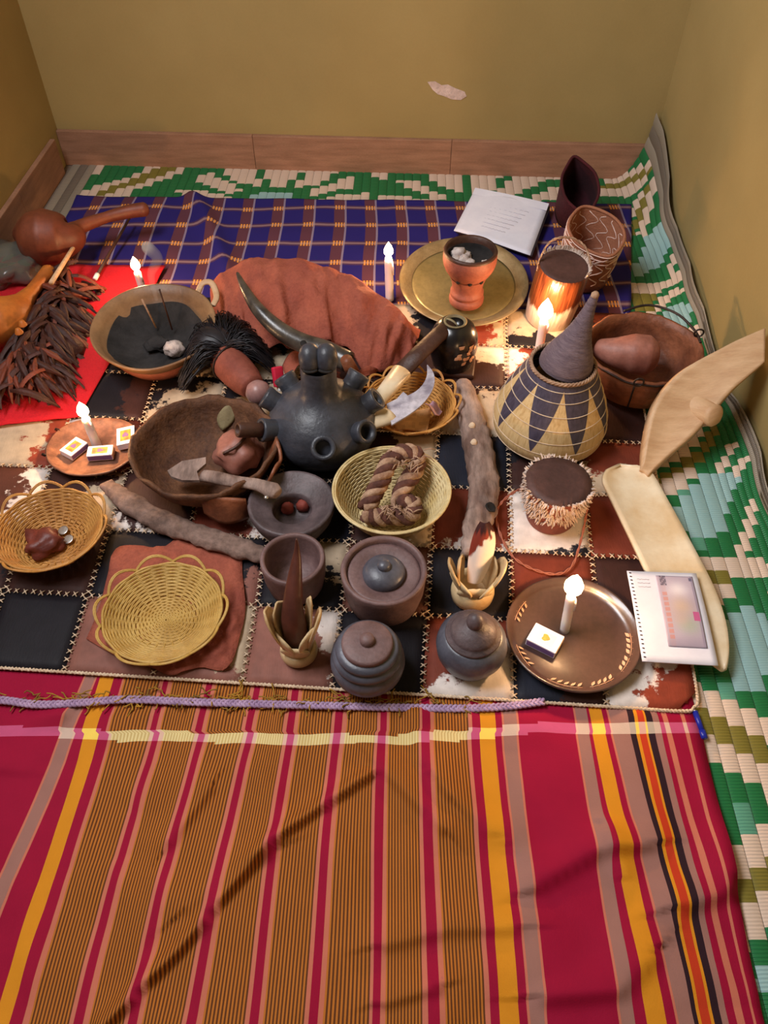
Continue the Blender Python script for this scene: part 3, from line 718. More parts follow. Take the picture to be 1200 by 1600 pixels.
vessel('clay_bowl', 'grey clay bowl with broad sloping rim holding two red balls', 'bowl', (455, 785), .075, [
    ('bowl_body', [(0, 0), (.045, 0), (.058, .010), (.069, .03), (.0745, .05), (.0745, .058), (.072, .061), (.068, .060), (.058, .053), (.045, .047), (.036, .0435), (.0335, .041), (.034, .030), (.036, .018), (.030, .010), (0, .009)], m_clay)])
for x, y in ((449, 797), (473, 793)):
    p = P(x, y - 3, .036); o = lump('clay_ball', '', '', p, (.0115, .0115, .0115), m_redball, x, amp=.12)
    tag(o, 'red clay ball in the grey bowl, ' + ('left one' if x < 460 else 'right one'), 'ball', 'red clay balls')
vessel('clay_cup', 'plain brown clay cup standing empty behind the pointed horn', 'cup', (457, 872), .09, [
    ('cup_body', [(0, 0), (.040, 0), (.045, .008), (.050, .035), (.052, .068), (.0515, .074), (.049, .0765), (.045, .075), (.0435, .070), (.042, .04), (.036, .016), (0, .013)], m_clayr)])

# ------------------------------------------------------------------ horn holders with petals
def holder(name, label, bpx, rb, hp, spread, petals, rise, seed):
    rnd = random.Random(seed); c = P(bpx[0], bpx[1], RT); o = thing(name, label, 'holder', c, group='carved horn holders')
    obj('cup_base', lathe([(0, 0), (rb * .86, 0), (rb, .006), (rb * 1.04, rise * .5), (rb * .98, rise), (rb * .80, rise * 1.1), (rb * .74, rise * .6), (0, rise * .5)], 28), m_hornw, o)
    for (az, hgt, wdt, lean) in petals:
        a = R(az); rad = Vector((math.cos(a), math.sin(a), 0)); tan = Vector((-rad.y, rad.x, 0))
        def fn(u, v):
            s = v; wd = wdt * (.5 + .5 * min(1, s / .6)) * max(.02, 1 - max(0, (s - .68) / .32) ** 2.2) ** .5
            x = (u - .5) * 2
            return rad * (rb * .55 + lean * s ** 1.5 + .25 * wd * (1 - x * x) * 1) + tan * wd * x + Vector((0, 0, rise * .45 + (hgt - rise * .45) * s))
        p = obj('petal', grid(6, 10, fn), m_hornw, o); solid(p, .003, 0)
    return o, c
hold1, c1 = holder('horn_holder', 'cream carved horn holder gripping a dark pointed horn', (468, 1022), .028, .1, 0, [
    (188, .125, .024, .024), (150, .12, .018, .012), (222, .085, .022, .014), (22, .14, .012, .012), (-8, .125, .022, .024), (325, .09, .020, .012), (100, .12, .014, .002), (265, .055, .022, .008)], .024, 1)
tip = P(463, 842, .215) - c1
o = obj('pointed_horn', tube(catmull([Vector((0, 0, .02)), Vector((-.001, .002, .06)), Vector((-.002, .012, .11)), tip * .86, tip], 6), [lerpl([.012, .0185, .0185, .0125, .004, .001], k / 24) for k in range(25)], 16), m_hornd, None, loc=c1)
tag(o, 'dark brown pointed horn standing in the left petal holder', 'horn')
hold2, c2 = holder('horn_holder', 'cream carved horn holder beneath the brown and white feather', (737, 932), .034, .1, 0, [
    (190, .10, .024, .024), (165, .095, .020, .006), (215, .075, .026, .016), (-8, .10, .024, .026), (20, .09, .020, .012), (325, .07, .026, .016), (270, .06, .028, .008)], .036, 2)
# feather of the second holder
tpt = P(757, 818, .16)
NFU, NFV = 26, 52
def feath(u, v):
    s = v; a, b = Vector((0, -.008, .045)), tpt - c2
    p = a.lerp(b, s) + Vector((.004 * math.sin(s * 3), 0, .012 * math.sin(s * math.pi))); wd = .018 * (math.sin(math.pi * (.1 + .86 * s)) ** .6) + .001
    x = (u - .5) * 2; return p + Vector((wd * x, .008 * (x * x) - .004, .006 * (1 - x * x)))
g = grid(NFU, NFV, feath); W_, B_, K_ = lin((240, 226, 216)), lin((138, 52, 36)), lin((62, 26, 24)); cols = []
for j in range(NFV):
    for i in range(NFU):
        u, v = i / NFU, j / NFV; s = v * 1.0 - u * .45 + .12 * n3(i * .22, j * .14); k = max(0, min(1, (.40 - s) / .05)); q = max(0, min(1, (v - .72 + .2 * n3(i * .3, 4)) / .1))
        cols.append(tuple(W_[c] * k + (1 - k) * (B_[c] * (1 - q) + K_[c] * q) for c in range(4)))
o = obj('feather', g, m_attr, None, True, cols, loc=c2); solid(o, .0015, 0); tag(o, 'brown and white feather standing in the right petal holder', 'feather')

# ------------------------------------------------------------------ bark logs
def log(name, label, pts, rad, mat, flat=.7, seed=0, n=22):
    path = catmull([P(x, y, z) for x, y, z in pts], 12); m_ = len(path); c = path[m_ // 2].copy(); c.z = RT
    rr = [lerpl(rad, k / (m_ - 1)) * (1 + .10 * n3(k * .5, seed)) for k in range(m_)]
    V, Fc = tube(path, rr, n, flat=flat, up=(0, 0, 1))
    V = [v + Vector((n3(v.x * 150, v.y * 60, v.z * 150), 0, n3(v.x * 150, v.y * 60, 7 + v.z * 150))) * .0022 + Vector((n3(v.x * 60, v.y * 60, v.z * 60 + seed), n3(v.x * 60, v.y * 60, v.z * 60 + 9), .6 * n3(v.x * 60, v.y * 60, v.z * 60 + 5))) * .004 for v in V]
    return tag(obj(name, (V, Fc), mat, None, origin=c, loc=c), label, 'bark log'), c
lg, lc = log('bark_log', 'knotty grey bark log lying upright between baskets and conical basket', [(724, 598, .032), (733, 640, .034), (745, 690, .034), (755, 745, .034), (754, 790, .034), (745, 828, .034), (741, 868, .034)], [.016, .026, .028, .028, .026, .024, .022], m_log, .75, 1)
obj('knot_hole', lathe([(0, 0), (.008, .001), (.0105, .004), (.0095, .0065), (.006, .004), (0, .003)], 14, .2), m_soot_shade, lg, loc=P(765, 795, .056) - lc, rot=(0, R(25), 0))  # dark-coloured piece painting the shade of the knot's hollow
for k, (x, y) in enumerate(((738, 664), (741, 690))): obj('pale_knot', lathe([(0, .003), (.004, .003), (.006, .001), (.007, -.002)], 12, .3), m_stitch, lg, loc=P(x, y, .056) - lc)
log('bark_log', 'flat brown bark log pointing from the dish to the clay cup', [(166, 757, .028), (205, 787, .030), (255, 815, .030), (310, 835, .030), (370, 855, .030), (412, 868, .028)], [.013, .021, .022, .020, .021, .014], m_log2, .6, 4)

# ------------------------------------------------------------------ polished tray with candle and matches
tc = P(895, 990, .032); tray = thing('serving_tray', 'round polished brown wooden tray painted with leaf sprigs', 'tray', (tc.x, tc.y, RT))
tr_ = .104
obj('plate', lathe([(0, .004), (.07, .003), (.075, 0), (.088, .001), (.096, .008), (tr_, .0195), (tr_, .0225), (tr_ - .003, .0225), (.094, .013), (.086, .0085), (.06, .007), (0, .007)], 72), m_wood_r, tray)
def leaf(l, wd): return grid(2, 6, lambda u, v: Vector(((u - .5) * 2 * wd * math.sin(math.pi * min(.97, v + .03)), v * l, .0006 * (1 - abs(u - .5) * 2))))
lf = None
for a0, n in ((150, 4), (205, 4), (255, 5), (292, 4), (350, 4), (60, 1), (325, 3)):
    for k in range(n):
        for s in (-1, 1):
            if n == 1 and s < 0: continue
            a = R(a0 + k * 6.6 - n * 3.0); rr = .0905 + .0016 * s
            o = obj('painted_leaf', leaf(.0095, .0026), m_leafp, tray) if lf is None else copy_part(lf, tray)
            if lf is None: lf = o
            o.location = (rr * math.cos(a), rr * math.sin(a), .0118); o.rotation_euler = (0, R(-30), a - R(42) * s)
    if n > 1: obj('painted_stem', tube([Vector((.0905 * math.cos(R(a0 + q)), .0905 * math.sin(R(a0 + q)), .0118)) for q in range(int(-n * 3.6), int(n * 3.6), 2)], .0006, 4), m_leafp, tray)
candle_px(882, 985, RT + .0075, 893, 928, .0075, 'white candle burning on the polished brown tray', .45, .045)
def matchbox(label, px, py, z, ang, mat=m_label, tilt=0, sz=(.050, .034, .014)):
    o = thing('matchbox', label, 'matchbox', P(px, py, z), (tilt, 0, R(ang)), 'matchboxes'); L, W, T = sz
    sl = obj('sleeve', box(L, W, T, (0, 0, T / 2), .0008), m_paper, o, False)
    obj('printed_label', box(L * .62, W * .6, .0006, (0, 0, T + .0002)), mat, sl, False)
    obj('print_motif', prism([(L * .12 * math.cos(a) * (1 + .3 * math.cos(3 * a)), W * .18 * math.sin(a)) for a in [k * math.pi / 8 for k in range(16)]], T + .0004, T + .0009), m_purp if mat is m_label else m_label, sl, False)
    for s in (-1, 1): obj('striker_strip', box(L * .94, .0006, T * .7, (0, s * W / 2, T / 2)), m_purp, sl, False)
    obj('inner_drawer', box(L * .99, W * .9, T * .8, (.001, 0, T / 2)), m_wood_p, o, False)
    return o
m_plainlab = M('blank_label', (238, 226, 214), None, bump=0)
matchbox('white matchbox lying on the polished brown tray', 850, 1005, RT + .008, -32, m_plainlab, 0, (.048, .035, .016))

# ------------------------------------------------------------------ spiral notebook, banknote, pale paddle, pen
# long paddle: outline along its axis
A0, A1 = P(965, 732, .02), P(1127, 1052, .02); ax_ = (A1 - A0); LA = ax_.length; ax_.normalize(); sd = Vector((ax_.y, -ax_.x, 0)) * -1
pc = (A0 + A1) / 2; pc.z = RT
def paddle(u, v):
    s = v; wd = .050 * min(1, (1 - (1 - min(1, s / .13)) ** 2) ** .5 + .02) * (1 if s < .55 else max(.05, (1 - ((s - .55) / .45) ** 2.6 * .93)) ** .8)
    x = (u - .5) * 2; p = A0 + ax_ * (LA * s) + sd * wd * x
    p.z = .024 + .010 * x * x * (1 - .5 * s) + .010 * (1 - s) * 0 + .004 * math.sin(s * math.pi); return p
o = obj('wooden_paddle', grid(12, 40, paddle), m_wood_w, None, origin=pc, loc=pc); solid(o, .006, -1); tag(o, 'long cream wooden paddle trough running under the spiral notebook', 'paddle')
NB_ = [P(979, 893, .045), P(1087, 898, .045), P(1121, 1042, .040), P(1003, 1034, .040)]
nc = sum(NB_, Vector()) / 4; note = thing('spiral_notebook', 'white spiral notepad with punched edge lying over the paddle', 'notebook', nc)
def quad(q, u, v): return (q[0] * (1 - u) + q[1] * u) * (1 - v) + (q[3] * (1 - u) + q[2] * u) * v
def curlpage(u, v): return quad(NB_, u, v) + Vector((0, 0, .003 * math.sin(v * 3) + .002 * u * u)) - nc
o = obj('page', grid(12, 14, curlpage), m_paper, note); solid(o, .002)
for k in range(22): obj('punched_hole', box(.0035, .002, .0006, (0, 0, 0)), m_pad_hole_dark, note, False, loc=curlpage(.04, (k + .6) / 22.5) + Vector((0, 0, .0026)), rot=(0, 0, R(-10)))  # small dark boxes laid on the page paint the shade in its holes
for k in range(3): obj('pen_line', tube([curlpage(.12 + .022 * j, .10 + .045 * k) + Vector((0, .0006 * math.sin(j * 2.4 + k), .0026)) for j in range(9)], .0004, 4), m_ink, note)
def bank(u, v): return curlpage(.40 + .52 * u - .02 * v, .05 + .79 * v) + Vector((0, 0, .0032 + .002 * math.sin(u * 3) * math.sin(v * 3)))
cols = []
for j in range(40):
    for i in range(24):
        u, v = i / 24, j / 40; c = Vector((186, 170, 188))
        def blob(cx, cy, rx, ry, col, s=1):
            global c
            k = s * math.exp(-(((u - cx) / rx) ** 2 + ((v - cy) / ry) ** 2)); return c.lerp(Vector(col), k)
        c = blob(.5, .2, .3, .12, (232, 222, 228)); c = blob(.5, .45, .3, .14, (206, 180, 164)); c = blob(.6, .7, .3, .12, (168, 176, 164)); c = blob(.45, .62, .22, .1, (196, 170, 160), .7); c = blob(.5, 1.0, 1, .12, (150, 140, 158), .8)
        if .06 < u < .2: c = c.lerp(Vector((206, 128, 110)), .55 if 8 < j < 36 and (j * 7) % 3 else .1)
        if u > .9: c = c.lerp(Vector((150, 138, 160)), .7)
        if .78 < u < .93 and .5 < v < .64: c = Vector((196, 96, 146))
        if .07 < u < .24 and v < .13: c = c.lerp(Vector((96, 88, 104)), .75 if (i + j) % 3 else .3)
        if .84 < u < .93 and .02 < v < .07: c = Vector((110, 104, 130))
        cols.append(lin(c))
o = obj('banknote', grid(24, 40, bank), m_attr, None, True, cols, loc=nc); solid(o, .0004); tag(o, 'pale mauve banknote lying on the spiral notepad', 'banknote')
pa, pb = P(1086, 1112, .012), P(1101, 1155, .012); pen = thing('ballpoint_pen', 'blue ballpoint pen on the mat beside the rug corner', 'pen', pa); d = pb - pa
obj('barrel', tube([d * .0, d * .7], .0042, 10), m_blue, pen); obj('cap', tube([d * .7, d * .98, d], [.0052, .0052, .003], 10), m_blue, pen); obj('tip', tube([d * 0, d * -.08], [.004, .001], 8), m_tin, pen)

# ------------------------------------------------------------------ fur drum (small) with cord
fc = P(873, 752, .11); fd = thing('fur_drum', 'small drum with dark skin top and white fur collar', 'drum', (fc.x, fc.y, RT))
obj('drum_body', lathe([(0, 0), (.040, 0), (.043, .006), (.050, .05), (.056, .090), (.055, .094)], 40), m_sleeve, fd)
obj('drum_skin', lathe([(.0555, .092), (.0555, .0945), (.04, .0948), (0, .0945)], 40), m_hidet, fd)
rnd = random.Random(3); gs = []
for k in range(950):
    a = rnd.uniform(0, 2 * math.pi); z = .030 + .066 * rnd.random() ** .75; rr = .045 + .011 * (z - .03) / .065
    p = Vector((rr * math.cos(a), rr * math.sin(a), z)); l = rnd.uniform(.006, .012); up = 1 if z > .086 and rnd.random() < .6 else rnd.uniform(-1.2, .2)
    d = Vector((math.cos(a + rnd.uniform(-.5, .5)), math.sin(a + rnd.uniform(-.5, .5)), up)).normalized() * l
    gs.append(tube([p, p + d * .6, p + d + Vector((0, 0, -.001))], [.0021, .0016, .0004], 4, False))
obj('fur_collar', merge(gs), m_furw, fd, kind='stuff', label='tufted white fur collar')
o0 = P(780, 820, RT); cordp = catmull([P(825, 762, .09), P(805, 768, .06), P(784, 785, .03), P(775, 805, .022), P(782, 835, .022), P(800, 868, .022), P(830, 888, .022), P(868, 897, .022), P(893, 885, .022), P(906, 850, .03), P(915, 810, .06), P(918, 785, .08)], 8)
gs = []
for ph in (0, math.pi): gs.append(tube([p + Vector((.0012 * math.cos(k * .9 + ph), .0012 * math.sin(k * .9 + ph), .001 * math.sin(k * .9 + ph))) for k, p in enumerate(cordp)], .0013, 5))
obj('carrying_cord', merge(gs), m_cord, fd, origin=Vector((fc.x, fc.y, RT)))

# ------------------------------------------------------------------ conical basket with zigzag
bc = P(853, 674, RT + .003); cb = thing('conical_basket', 'tall straw basket with dark zigzag points and grey conical lid', 'basket', bc, (R(1), R(1.5), 0))
t = NT('straw_with_points'); sp = t.n('ShaderNodeSeparateXYZ'); t.l(t.coord(), sp.inputs[0])
ang = t.math('MULTIPLY', t.math('ARCTAN2', sp.outputs[1], sp.outputs[0]), 8 / (2 * math.pi))
tri = t.math('MULTIPLY', t.math('ABSOLUTE', t.math('SUBTRACT', t.math('FRACT', t.math('ADD', ang, 20.1)), .5)), 2)
dk = t.math('GREATER_THAN', sp.outputs[2], t.math('ADD', .040, t.math('MULTIPLY', tri, .118)))
vst = t.noise(t.coord((30, 30, .6)), 6, 3)
cs = t.ramp(vst, [(.3, lin((196, 156, 100))), (.55, lin((222, 190, 138))), (.7, lin((206, 170, 116)))]); cd = t.ramp(vst, [(.3, lin((58, 50, 66))), (.7, lin((82, 74, 92)))])
t.bump(vst, .3, .001); m_straw = t.done(t.mix(dk, cs, cd), .55)
prof = [(0, 0), (.075, 0), (.094, .006), (.105, .020), (.108, .038), (.105, .06), (.097, .085), (.085, .112), (.073, .138), (.061, .160), (.057, .168)]
BR = [lerpl([p[0] for p in prof], 0)]
def prad(z):
    for (r0, z0), (r1, z1) in zip(prof[1:], prof[2:]):
        if z0 <= z <= z1: return r0 + (r1 - r0) * (z - z0) / (z1 - z0)
    return prof[-1][0]
obj('straw_wall', lathe(prof, 72), m_straw, cb)
for z in (.020, .042, .066, .090, .114, .138, .155):
    obj('stitch_ring', tube([Vector((prad(z) * math.cos(a), prad(z) * math.sin(a), z)) for a in [2 * math.pi * k / 60 for k in range(60)]], .0011, 4, closed=True), m_stitch, cb)
gs = [tube([Vector(((.0575 + .002 * math.cos(k * .9 + ph)) * math.cos(2 * math.pi * k / 120), (.0575 + .002 * math.cos(k * .9 + ph)) * math.sin(2 * math.pi * k / 120), .169 + .002 * math.sin(k * .9 + ph))) for k in range(120)], .0022, 5, closed=True) for ph in (0, 2.1, 4.2)]
obj('plaited_rim', merge(gs), m_rope, cb)
lid = [(.0475, 0), (.0475, .010), (.044, .024), (.036, .042), (.027, .060), (.0195, .080), (.0140, .100), (.0098, .120), (.0072, .138), (.0058, .148), (0, .152)]
pts = []
for k in range(46):
    z = .148 * k / 45; i = max(j for j in range(len(lid) - 1) if lid[j][1] <= z + 1e-9); (r0, z0), (r1, z1) = lid[i], lid[i + 1]
    pts.append((r0 + (r1 - r0) * (z - z0) / (z1 - z0) + (.0007 if k % 2 else 0), z))
pts.append((0, .152))
o = obj('cone_lid', lathe(pts, 48), m_greycane, cb, loc=(.004, 0, .162), rot=(R(-4), R(9), 0)); obj('pale_tip', lathe([(.0065, 0), (.0068, .006), (.004, .01), (0, .0105)], 12), m_rope, o, loc=(0, 0, .143))

# ------------------------------------------------------------------ black many-spouted pot
kc = P(504, 664, .075); kp = thing('spouted_pot', 'black clay pot with many short spouts and twin-domed neck', 'pot', (kc.x, kc.y, RT))
body = [(0, 0), (.052, 0), (.078, .014), (.096, .04), (.102, .062), (.097, .085), (.080, .108), (.058, .124), (.040, .134), (.033, .146), (.031, .170), (.0315, .195), (.030, .20)]
obj('pot_body', lathe(body, 56, .02, 2), m_clayk, kp)
for s in (-1, 1):
    hd = obj('head_dome', lathe([(0, 0), (.014, .001), (.0195, .006), (.021, .018), (.020, .030), (.0155, .041), (.008, .0475), (0, .049)], 24, squash=1.2), m_clayk, kp, loc=(s * .0125 + .002, -.003, .197), rot=(0, s * R(4), 0)); hd.scale = (.95, .95, .95)
    obj('slit', xf(tube([Vector((.0155 * math.cos(a), .0155 * 1.2 * math.sin(a), 0)) * 1.36 for a in [R(235 + 70 * k / 8) for k in range(9)]], .0026, 6), Matrix.Translation((0, 0, .010))), m_soot_shade, hd)  # dark raised line; its colour stands in for shade within the slit
def spout(az, el, zc, rr, ln, r, stick=False):
    a, e = R(az), R(el); d = Vector((math.cos(a) * math.cos(e), math.sin(a) * math.cos(e), math.sin(e))); b = Vector((math.cos(a) * rr, math.sin(a) * rr, zc))
    prof = [(r * 1.25, -.012), (r * 1.02, ln * .4), (r, ln * .7), (r * 1.12, ln), (r * 1.05, ln + .004), (r * .72, ln + .003), (r * .64, ln - .006), (r * .60, ln * .3), (0, ln * .25)]
    o = obj('spout', lathe(prof, 22), m_clayk, kp, loc=b, rot=d.to_track_quat('Z', 'Y').to_euler())
    obj('spout_hole', lathe([(r * .60, ln * .45), (r * .3, ln * .44), (0, ln * .44)], 18), m_soot_shade, o)  # dark disc inside the spout, its deep shade put into the colour
    return b + d * ln, d
spout(275, 48, .070, .075, .045, .0200)
e1, d1 = spout(205, 22, .075, .072, .045, .0195)
spout(165, 32, .082, .072, .04, .0195); spout(135, 40, .086, .068, .042, .0195); spout(45, 42, .092, .062, .045, .0195); spout(8, 38, .085, .068, .042, .0195); spout(322, 35, .080, .072, .04, .0200); spout(90, 40, .09, .062, .04, .0195)
ws = Vector((kc.x, kc.y, RT)); s0 = ws + e1 - d1 * .012; o = obj('wooden_tube', lathe([(0, 0), (.0125, 0), (.0135, .03), (.0135, .058), (.0125, .060), (.009, .060), (.0085, .045), (0, .044)], 20), m_wood_d, None, loc=s0, rot=d1.to_track_quat('Z', 'Y').to_euler())
tag(o, 'short brown wooden tube plugged into the black pot spout', 'tube')

# ------------------------------------------------------------------ big calabash bowl
def rimjag(a, am): return am * (noise.noise((math.cos(a) * 2.3, math.sin(a) * 2.3, 4)) + .5 * noise.noise((math.cos(a) * 7, math.sin(a) * 7, 1)))
def shell(name, root, prof_o, t_, mat, n=64, jag=.01, seedz=0):
    """open bowl with an uneven rim; prof_o outside profile from base to rim"""
    V, Fc = [], []; prof = prof_o + [(r - t_, z + (.0 if i else 0)) for i, (r, z) in enumerate(reversed(prof_o[1:]))]
    prof[-1] = (prof[-1][0], prof[-1][1] + t_); prof.append((0, prof_o[0][1] + t_)); zr = prof_o[-1][1]
    g = lathe(prof, n); out = []
    for v in g[0]:
        a = math.atan2(v.y, v.x); k = max(0, v.z / zr) ** 2; out.append(Vector((v.x * (1 + .03 * math.sin(2 * a + 1) * k), v.y, v.z + k * rimjag(a + seedz, jag))))
    return obj(name, (out, g[1]), mat, root)
gc = P(320, 697, .095); gb = thing('calabash_bowl', 'large cracked calabash bowl with rough brown fibrous inside', 'bowl', (gc.x, gc.y, RT))
shell('bowl_shell', gb, [(0, 0), (.060, .001), (.092, .018), (.113, .045), (.124, .07), (.128, .086)], .006, m_calab, 72, .014)
def flap(u, v): return Vector((.118 + .012 * math.sin(v * 3.1), -.045 + .07 * v - .01, .03 + .062 * (1 - u * .9) + .006 * math.sin(v * 9)))
o = obj('broken_rim_piece', grid(5, 10, lambda u, v: Vector((.100 + .026 * (1 - u) + .012 * math.sin(v * 3), -.075 + .085 * v, .022 + .06 * (1 - u) + .007 * math.sin(v * 8)))), m_copper, gb); solid(o, .005, 0)
o = obj('broken_rim_piece', grid(6, 8, lambda u, v: Vector((.01 + .075 * u, -.112 - .02 * (1 - v) * math.sin(u * 3.1) - .006, .035 + .045 * v - .01 * u))), m_copper, gb); solid(o, .005, 0)
o = lump('gourd_half', 'reddish broken gourd piece inside the calabash bowl', 'gourd', P(372, 705, .062), (.042, .044, .034), m_calr, 5.5, amp=.3)
o = obj('gourd_crack', tube(catmull([Vector((-.02, -.03, .024)), Vector((.005, -.02, .033)), Vector((.02, .01, .034)), Vector((.018, .035, .022))], 5), .003, 6), m_wood_d, o)
o = grid(6, 10, lambda u, v: Vector(((u - .5) * .035 * math.sin(math.pi * min(.98, v + .06)) - .012 * v, 0, v * .055)) + Vector((.03 * v, .012 * v + .01 * (u - .5) ** 2, 0)))
lp = P(348, 672, .05); o = obj('dry_leaf', o, m_leafg, None, loc=lp, rot=(R(-25), 0, 0)); solid(o, .0012, 0); tag(o, 'pale curled dry leaf against the calabash bowl wall', 'leaf')
# adze-like tool lying across the bowl rim
pts = catmull([P(300, 742, .070), P(330, 745, .085), P(365, 752, .093), P(400, 757, .097), P(424, 766, .097), P(434, 772, .097)], 6); c0 = pts[10].copy()
tool = thing('wooden_scoop', 'grey wooden scoop with flat blade resting across the calabash rim', 'scoop', c0)
obj('handle', tube([p - c0 for p in pts[4:]], [lerpl([.0125, .0125, .011, .012, .0165, .010], k / (len(pts) - 5)) for k in range(len(pts) - 4)], 12, flat=.75, up=(0, 0, 1)), m_log, tool)
bl = [(262, 737), (285, 722), (322, 716), (322, 726), (308, 738), (312, 752), (285, 752), (268, 746)]
q = [P(x, y, .066 + (x - 262) * .0003) - c0 for x, y in bl]; n = len(q)
obj('blade', ([p + Vector((0, 0, .003)) for p in q] + [p - Vector((0, 0, .003)) for p in q], [tuple(range(n)), tuple(reversed(range(n, 2 * n)))] + [(k, n + k, n + (k + 1) % n, (k + 1) % n) for k in range(n)]), m_log, tool, False)
obj('rivet', lathe([(0, .003), (.003, .002), (.004, 0)], 10), m_tin, tool, loc=P(416, 777, .102) - c0)

# ------------------------------------------------------------------ dish with candle and three matchboxes
dc = P(146, 697, .036); dish = thing('wooden_dish', 'shallow brown wooden dish holding three matchboxes and a candle', 'dish', (dc.x, dc.y, RT))
obj('dish_body', lathe([(0, 0), (.06, 0), (.075, .006), (.088, .016), (.092, .021), (.089, .0225), (.080, .016), (.065, .010), (0, .009)], 56, .07, 3, squash=.86), m_dish, dish)
for a in (150, 60, 200): obj('wire_lug', tube([Vector((.091 * math.cos(R(a)), .08 * math.sin(R(a)), .018)) + Vector((.006 * math.cos(k), .002 * k, .006 * math.sin(k))) for k in range(6)], .0016, 5), m_iron, dish)
candle_px(152, 697, RT + .011, 133, 652, .0085, 'white candle burning in the shallow dish of matchboxes', .50, .034)
matchbox('yellow labelled matchbox on the left side of the dish', 118, 705, RT + .013, 58, sz=(.042, .03, .013))
matchbox('yellow labelled matchbox at the front of the dish', 159, 712, RT + .013, 6, sz=(.046, .026, .014))
matchbox('yellow labelled matchbox leaning on the dish right rim', 200, 688, RT + .015, 102, tilt=R(-6), sz=(.046, .034, .014))

# ------------------------------------------------------------------ dark incense bowl
qc = P(243, 513, .085); qb = thing('incense_bowl', 'wide pale rimmed bowl blackened inside with ash and incense', 'bowl', (qc.x, qc.y, .024), (R(6), 0, 0))
qr = .128
obj('bowl_shell', lathe([(0, .004), (.06, .006), (.095, .03), (.118, .055), (qr, .072), (qr, .076), (qr - .004, .0765), (.112, .058), (.09, .035), (.055, .016), (0, .012)], 64, .02, 1), m_horny, qb)
obj('soot_lining', lathe([(.104, .0505), (.097, .0440), (.088, .036), (.055, .0195), (0, .0155)], 64, .16, 6), m_ash, qb)
obj('foot_ring', lathe([(.06, 0), (.085, 0), (.098, .02), (.104, .038), (.098, .040), (.07, .012)], 48), m_clayo, qb)
o = obj('rim_lug', tube(catmull([Vector((.075, .10, .068)), Vector((.085, .125, .078)), Vector((.105, .125, .080)), Vector((.118, .095, .070)), Vector((.112, .07, .066))], 5), .007, 8, flat=.5), m_wood_p, qb)
W0 = Vector((qc.x, qc.y, .024))
lump('resin_lump', 'square pale lump of resin in the blackened bowl', 'resin', P(272, 545, .06), (.022, .018, .017), m_foil, 8, amp=.35)
lump('resin_lump', 'crumbled grey ash heap in the blackened bowl', 'ash', P(247, 538, .05), (.026, .022, .010), m_ash, 2, amp=.6)
for k, (a, b, lb) in enumerate((((249, 452, .16), (269, 515, .058), 'thin dark incense stick standing in the blackened bowl, right one'), ((222, 468, .13), (244, 512, .056), 'thin pale incense stick standing in the blackened bowl, left one'))):
    p, q = P(*a), P(*b); o = obj('incense_stick', tube([q - q, (p - q) * .5, p - q], .0018 if not k else .0022, 6), m_wood_d if not k else m_rope, None, loc=q); tag(o, lb, 'incense', 'incense sticks')
candle_px(226, 462, .024, 214, 424, .0085, 'white candle burning behind the blackened incense bowl', .50, .034)
sp = catmull([P(245, 470, .17), P(236, 430, .20), P(246, 405, .23), P(232, 388, .26), P(228, 385, .30)], 8)
o = obj('incense_smoke', tube([p - sp[0] for p in sp], [lerpl([.003, .008, .011, .013, .006], k / (len(sp) - 1)) for k in range(len(sp))], 10), m_smoke, None, loc=sp[0]); tag(o, 'thin wisp of smoke curling above the incense bowl', 'smoke', kind='stuff')

# ------------------------------------------------------------------ things inside the small orange basket and the pale basket
def knife_pts(q): return [P(*a) for a in q]
kb = knife_pts([(571, 650, .075), (600, 615, .085), (628, 580, .095)]); k0 = kb[1].copy(); kn = thing('sheathed_knife', 'knife with pale bone handle and dark wooden sheath over the orange basket', 'knife', k0)
obj('bone_handle', tube([p - k0 for p in kb], [.0155, .0165, .0205], 16, flat=.7, up=(0, 0, 1)), m_wood_w, kn)
sh = knife_pts([(627, 581, .095), (655, 552, .105), (680, 528, .115), (704, 507, .12)])
obj('sheath', tube([p - k0 for p in sh], [.0195, .0185, .018, .0175], 16, flat=.55, up=(0, 0, 1)), m_wood_d, kn)
obj('sheath_mouth', tube([sh[3] - k0, (sh[3] - k0) + (sh[3] - sh[2]) * .06], [.0185, .0175], 16, flat=.7, up=(0, 0, 1)), m_leafg, kn)
s0 = P(610, 640, .09); sk = thing('curved_knife', 'short sickle knife with hooked steel blade and white wooden handle', 'knife', s0)
obj('wooden_handle', tube([p - s0 for p in knife_pts([(553, 678, .085), (556, 676, .085), (580, 662, .088), (606, 650, .09), (609, 648, .09)])], [.006, .010, .0145, .0205, .0200], 16, flat=.6, up=(0, 0, 1)), m_wood_w, sk)
bl = [(604, 632), (620, 624), (630, 613), (637, 619)] + [(p.x, p.y) for p in catmull([(637, 619, 0), (650, 612, 0), (661, 601, 0), (667, 587, 0), (667, 571, 0)], 4)[1:]] + [(p.x, p.y) for p in catmull([(668, 571, 0), (677, 583, 0), (679, 598, 0), (673, 615, 0), (660, 632, 0), (640, 648, 0), (612, 665, 0)], 4)]
q = [P(x, y, .092 + .012 * (x - 603) / 75) - s0 for x, y in bl]; n = len(q)
obj('steel_blade', ([p + Vector((0, 0, .0016)) for p in q] + [p - Vector((0, 0, .0016)) for p in q], [tuple(range(n)), tuple(reversed(range(n, 2 * n)))] + [(k, n + k, n + (k + 1) % n, (k + 1) % n) for k in range(n)]), m_steel, sk, False)
